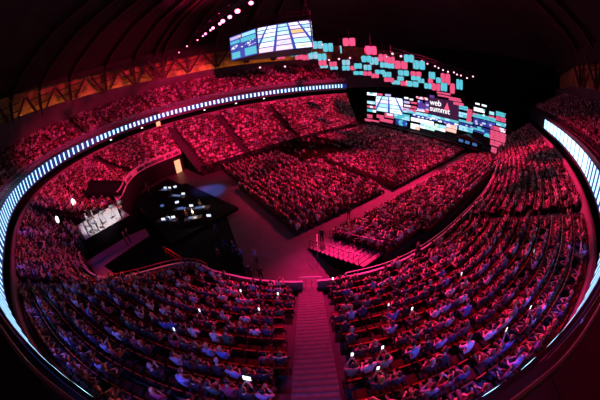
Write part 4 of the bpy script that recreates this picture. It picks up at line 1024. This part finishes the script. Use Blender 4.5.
for q, (px, lb) in enumerate([(112, 'small white lamp under the balcony left of the lit passage'), (143, 'small white lamp under the balcony just left of the lit passage'), (207, 'small white lamp under the far balcony, first right of passage'), (267, 'small white lamp under the far balcony, second right of passage'), (236, 'small white lamp under the balcony below the scoreboard')]):
    i = int(np.argmin((vxx-px)**2+(vyy < 150)*0+(vyy > 160)*1e6)); c = offset(RIB, .9)[i]
    mb = MB(); mb.lathe([(.22, .0), (.2, .12), (.06, .18)], LW, (*c, 9.95)); o = mb.build('concourse_lamp'); tag(o, lb, 'lamp', 'small lamps under the balcony')

# ------------------------------------------------------------------ light
w = bpy.data.worlds.new('world'); S.world = w; w.use_nodes = True; w.node_tree.nodes['Background'].inputs[0].default_value = (.10, .01, .05, 1); w.node_tree.nodes['Background'].inputs[1].default_value = .004
def spot(nm, p, aim, col, W, ang=70, blend=.6, rad=.5):
    l = bpy.data.lights.new(nm, 'SPOT'); l.energy = W; l.color = col; l.spot_size = R(ang); l.spot_blend = blend; l.shadow_soft_size = rad
    o = bpy.data.objects.new(nm, l); COL.objects.link(o); o.location = p; o.rotation_euler = (Vector(aim)-Vector(p)).to_track_quat('-Z', 'Y').to_euler(); return o
def point(nm, p, col, W, rad=.3):
    l = bpy.data.lights.new(nm, 'POINT'); l.energy = W; l.color = col; l.shadow_soft_size = rad; o = bpy.data.objects.new(nm, l); COL.objects.link(o); o.location = p; return o
RED = (1., .012, .115); MAG = (1., .012, .18); PUR = (.14, .09, 1.); ORG = (1., .045, .03)
spot('wash_floor', (50, 24, 33), (27, 20, 0), RED, 303831, 40, .9)
spot('wash_floor_rear', (44, 30, 33), (23, 29, 0), RED, 374400, 34, .8)
spot('wash_far', (10, 4, 22), (14, 55, 8), RED, 218025, 40, .8)
spot('wash_far_end', (36, 26, 26), (38, 53, 6), RED, 107406, 58, .8)
spot('wash_left', (20, 16, 22), (-13, 43, 8), RED, 130900, 34, .8)
spot('wash_near', (32, 42, 21), (5, 5, 6), MAG, 316875, 30, .8)
spot('wash_near_right', (46, 42, 21), (15, 1, 6), RED, 257400, 32, .8)
spot('wash_near_left', (22, 46, 21), (-9, 10, 6), MAG, 270000, 24, .8)
spot('wash_near_low', (46, 30, 13.5), (3, 3, 7), ORG, 43264, 36, .8)
spot('wash_left_low', (36, 36, 14), (-16, 22, 7), MAG, 57200, 24, .8)
spot('wash_stage_crowd', (30, 28, 33), (47, 26, 0), RED, 53235, 46, .9)
spot('wash_right', (60, 44, 21), (34, 4, 2), RED, 546000, 36, .8)
spot('wash_upper', (26, 24, 27), (-2, 60, 15), RED, 56355, 62, .8)
spot('wash_stairs', (10, 18, 34), (4.2, 7, 4), RED, 10773, 12, .8)
spot('press_white', (-1, 20, 22), (-8.5, 29.5, 4), (1., .97, .95), 27000, 17, .4)
spot('desk_light', (8, 24, 20), (3.5, 30, 1), (.75, .8, 1.), 350, 30)
for p_ in ((-2.6, 2.0, 13.3), (2.3, -1.2, 13.3)): point('ledge_blue_fill', p_, (.12, .22, 1.), 2.2, .05)  # unseen blue points added to tint the handrail
spot('rail_red', (6, 30, 15), (-5.5, 18.8, 3), ORG, 22000, 34, .8)
spot('floor_blue', (10, 44, 20), (7, 36, 0), (.10, .22, 1.), 30000, 15)
spot('floor_violet', (9, 46, 20), (6, 37.5, 0), (.8, .12, 1.), 9000, 10)
fc = offset(RIB, -.25)
for i, W in ((5*n, 280), (6*n, 420), (7*n, 560), (8*n+4, 360), (9*n, 560), (10*n, 520), (11*n, 420), (12*n, 420), (13*n, 500), (14*n, 320)):     # unseen blue fill spots added under the balcony front to tint the near rows
    p = fc[i]; d = fc[i]-RIB[i]; d = d/np.linalg.norm(d); spot('balcony_blue_fill', (p[0], p[1], 10.5), (p[0]+d[0]*4, p[1]+d[1]*4, 4.5), PUR, W, 88, .9, .15)
for q in (0, 2, 4, 6, 9): spot('roof_glow', prow[q]+Vector((0, 0, 1.5)), prow[q]+Vector((.5, .5, 12)), (1., .012, .2), 5200, 96, 1., .4)  # unseen lights added here and on the next line, roof glow instead of haze
point('roof_glow', pst[3]+Vector((0, 0, 3)), (1., .06, .35), 2500)
tt = offset(WCL, .5)
vv, tx, ty = in_frame([(*p, 21.) for p in tt], 0)
last = None
for i, p in enumerate(tt):
    if vv[i] and 22 < tx[i] < 330 and ty[i] < 130 and (last is None or np.linalg.norm(p-last) > 2.6):
        last = p; l = bpy.data.lights.new('timber_uplight', 'AREA'); l.shape = 'RECTANGLE'; l.size = 2.4; l.size_y = .2; l.energy = 8; l.color = (1., .36, .05)
        o = bpy.data.objects.new('timber_uplight', l); COL.objects.link(o); o.location = (p[0], p[1], ZB[i]+.12); out = Vector((*(offset(WCL, 1.6)[i]-WCL[i]), .9)).normalized(); o.rotation_euler = out.to_track_quat('-Z', 'Y').to_euler()
        tg = tt[min(i+1, len(tt)-1)]-tt[i-1]; X = Vector((tg[0], tg[1], 0)).normalized(); Zv = -out; Y = Zv.cross(X).normalized(); X = Y.cross(Zv); o.rotation_euler = Matrix(((X.x, Y.x, Zv.x), (X.y, Y.y, Zv.y), (X.z, Y.z, Zv.z))).to_euler()
S.view_settings.view_transform = 'Standard'; S.view_settings.look = 'None'; S.view_settings.exposure = 0; S.view_settings.gamma = 1; S.view_settings.use_curve_mapping = False
S.cycles.use_denoising = True; S.cycles.denoising_prefilter = 'ACCURATE'; S.cycles.use_adaptive_sampling = False
for m in bpy.data.materials:
    if m.name.startswith('led_') and m.name != 'led_white_bar' or m.name.startswith(('lamp_', 'phone_', 'lit_', 'sign_')): m.cycles.emission_sampling = 'NONE'; S.cycles.max_bounces = 3; S.cycles.diffuse_bounces = 1; S.cycles.glossy_bounces = 2; S.cycles.transparent_max_bounces = 8
S.cycles.sample_clamp_indirect = .6
for o in list(bpy.data.objects):                      # drop the unlinked originals that the copies came from
    if not o.users_collection: bpy.data.objects.remove(o)
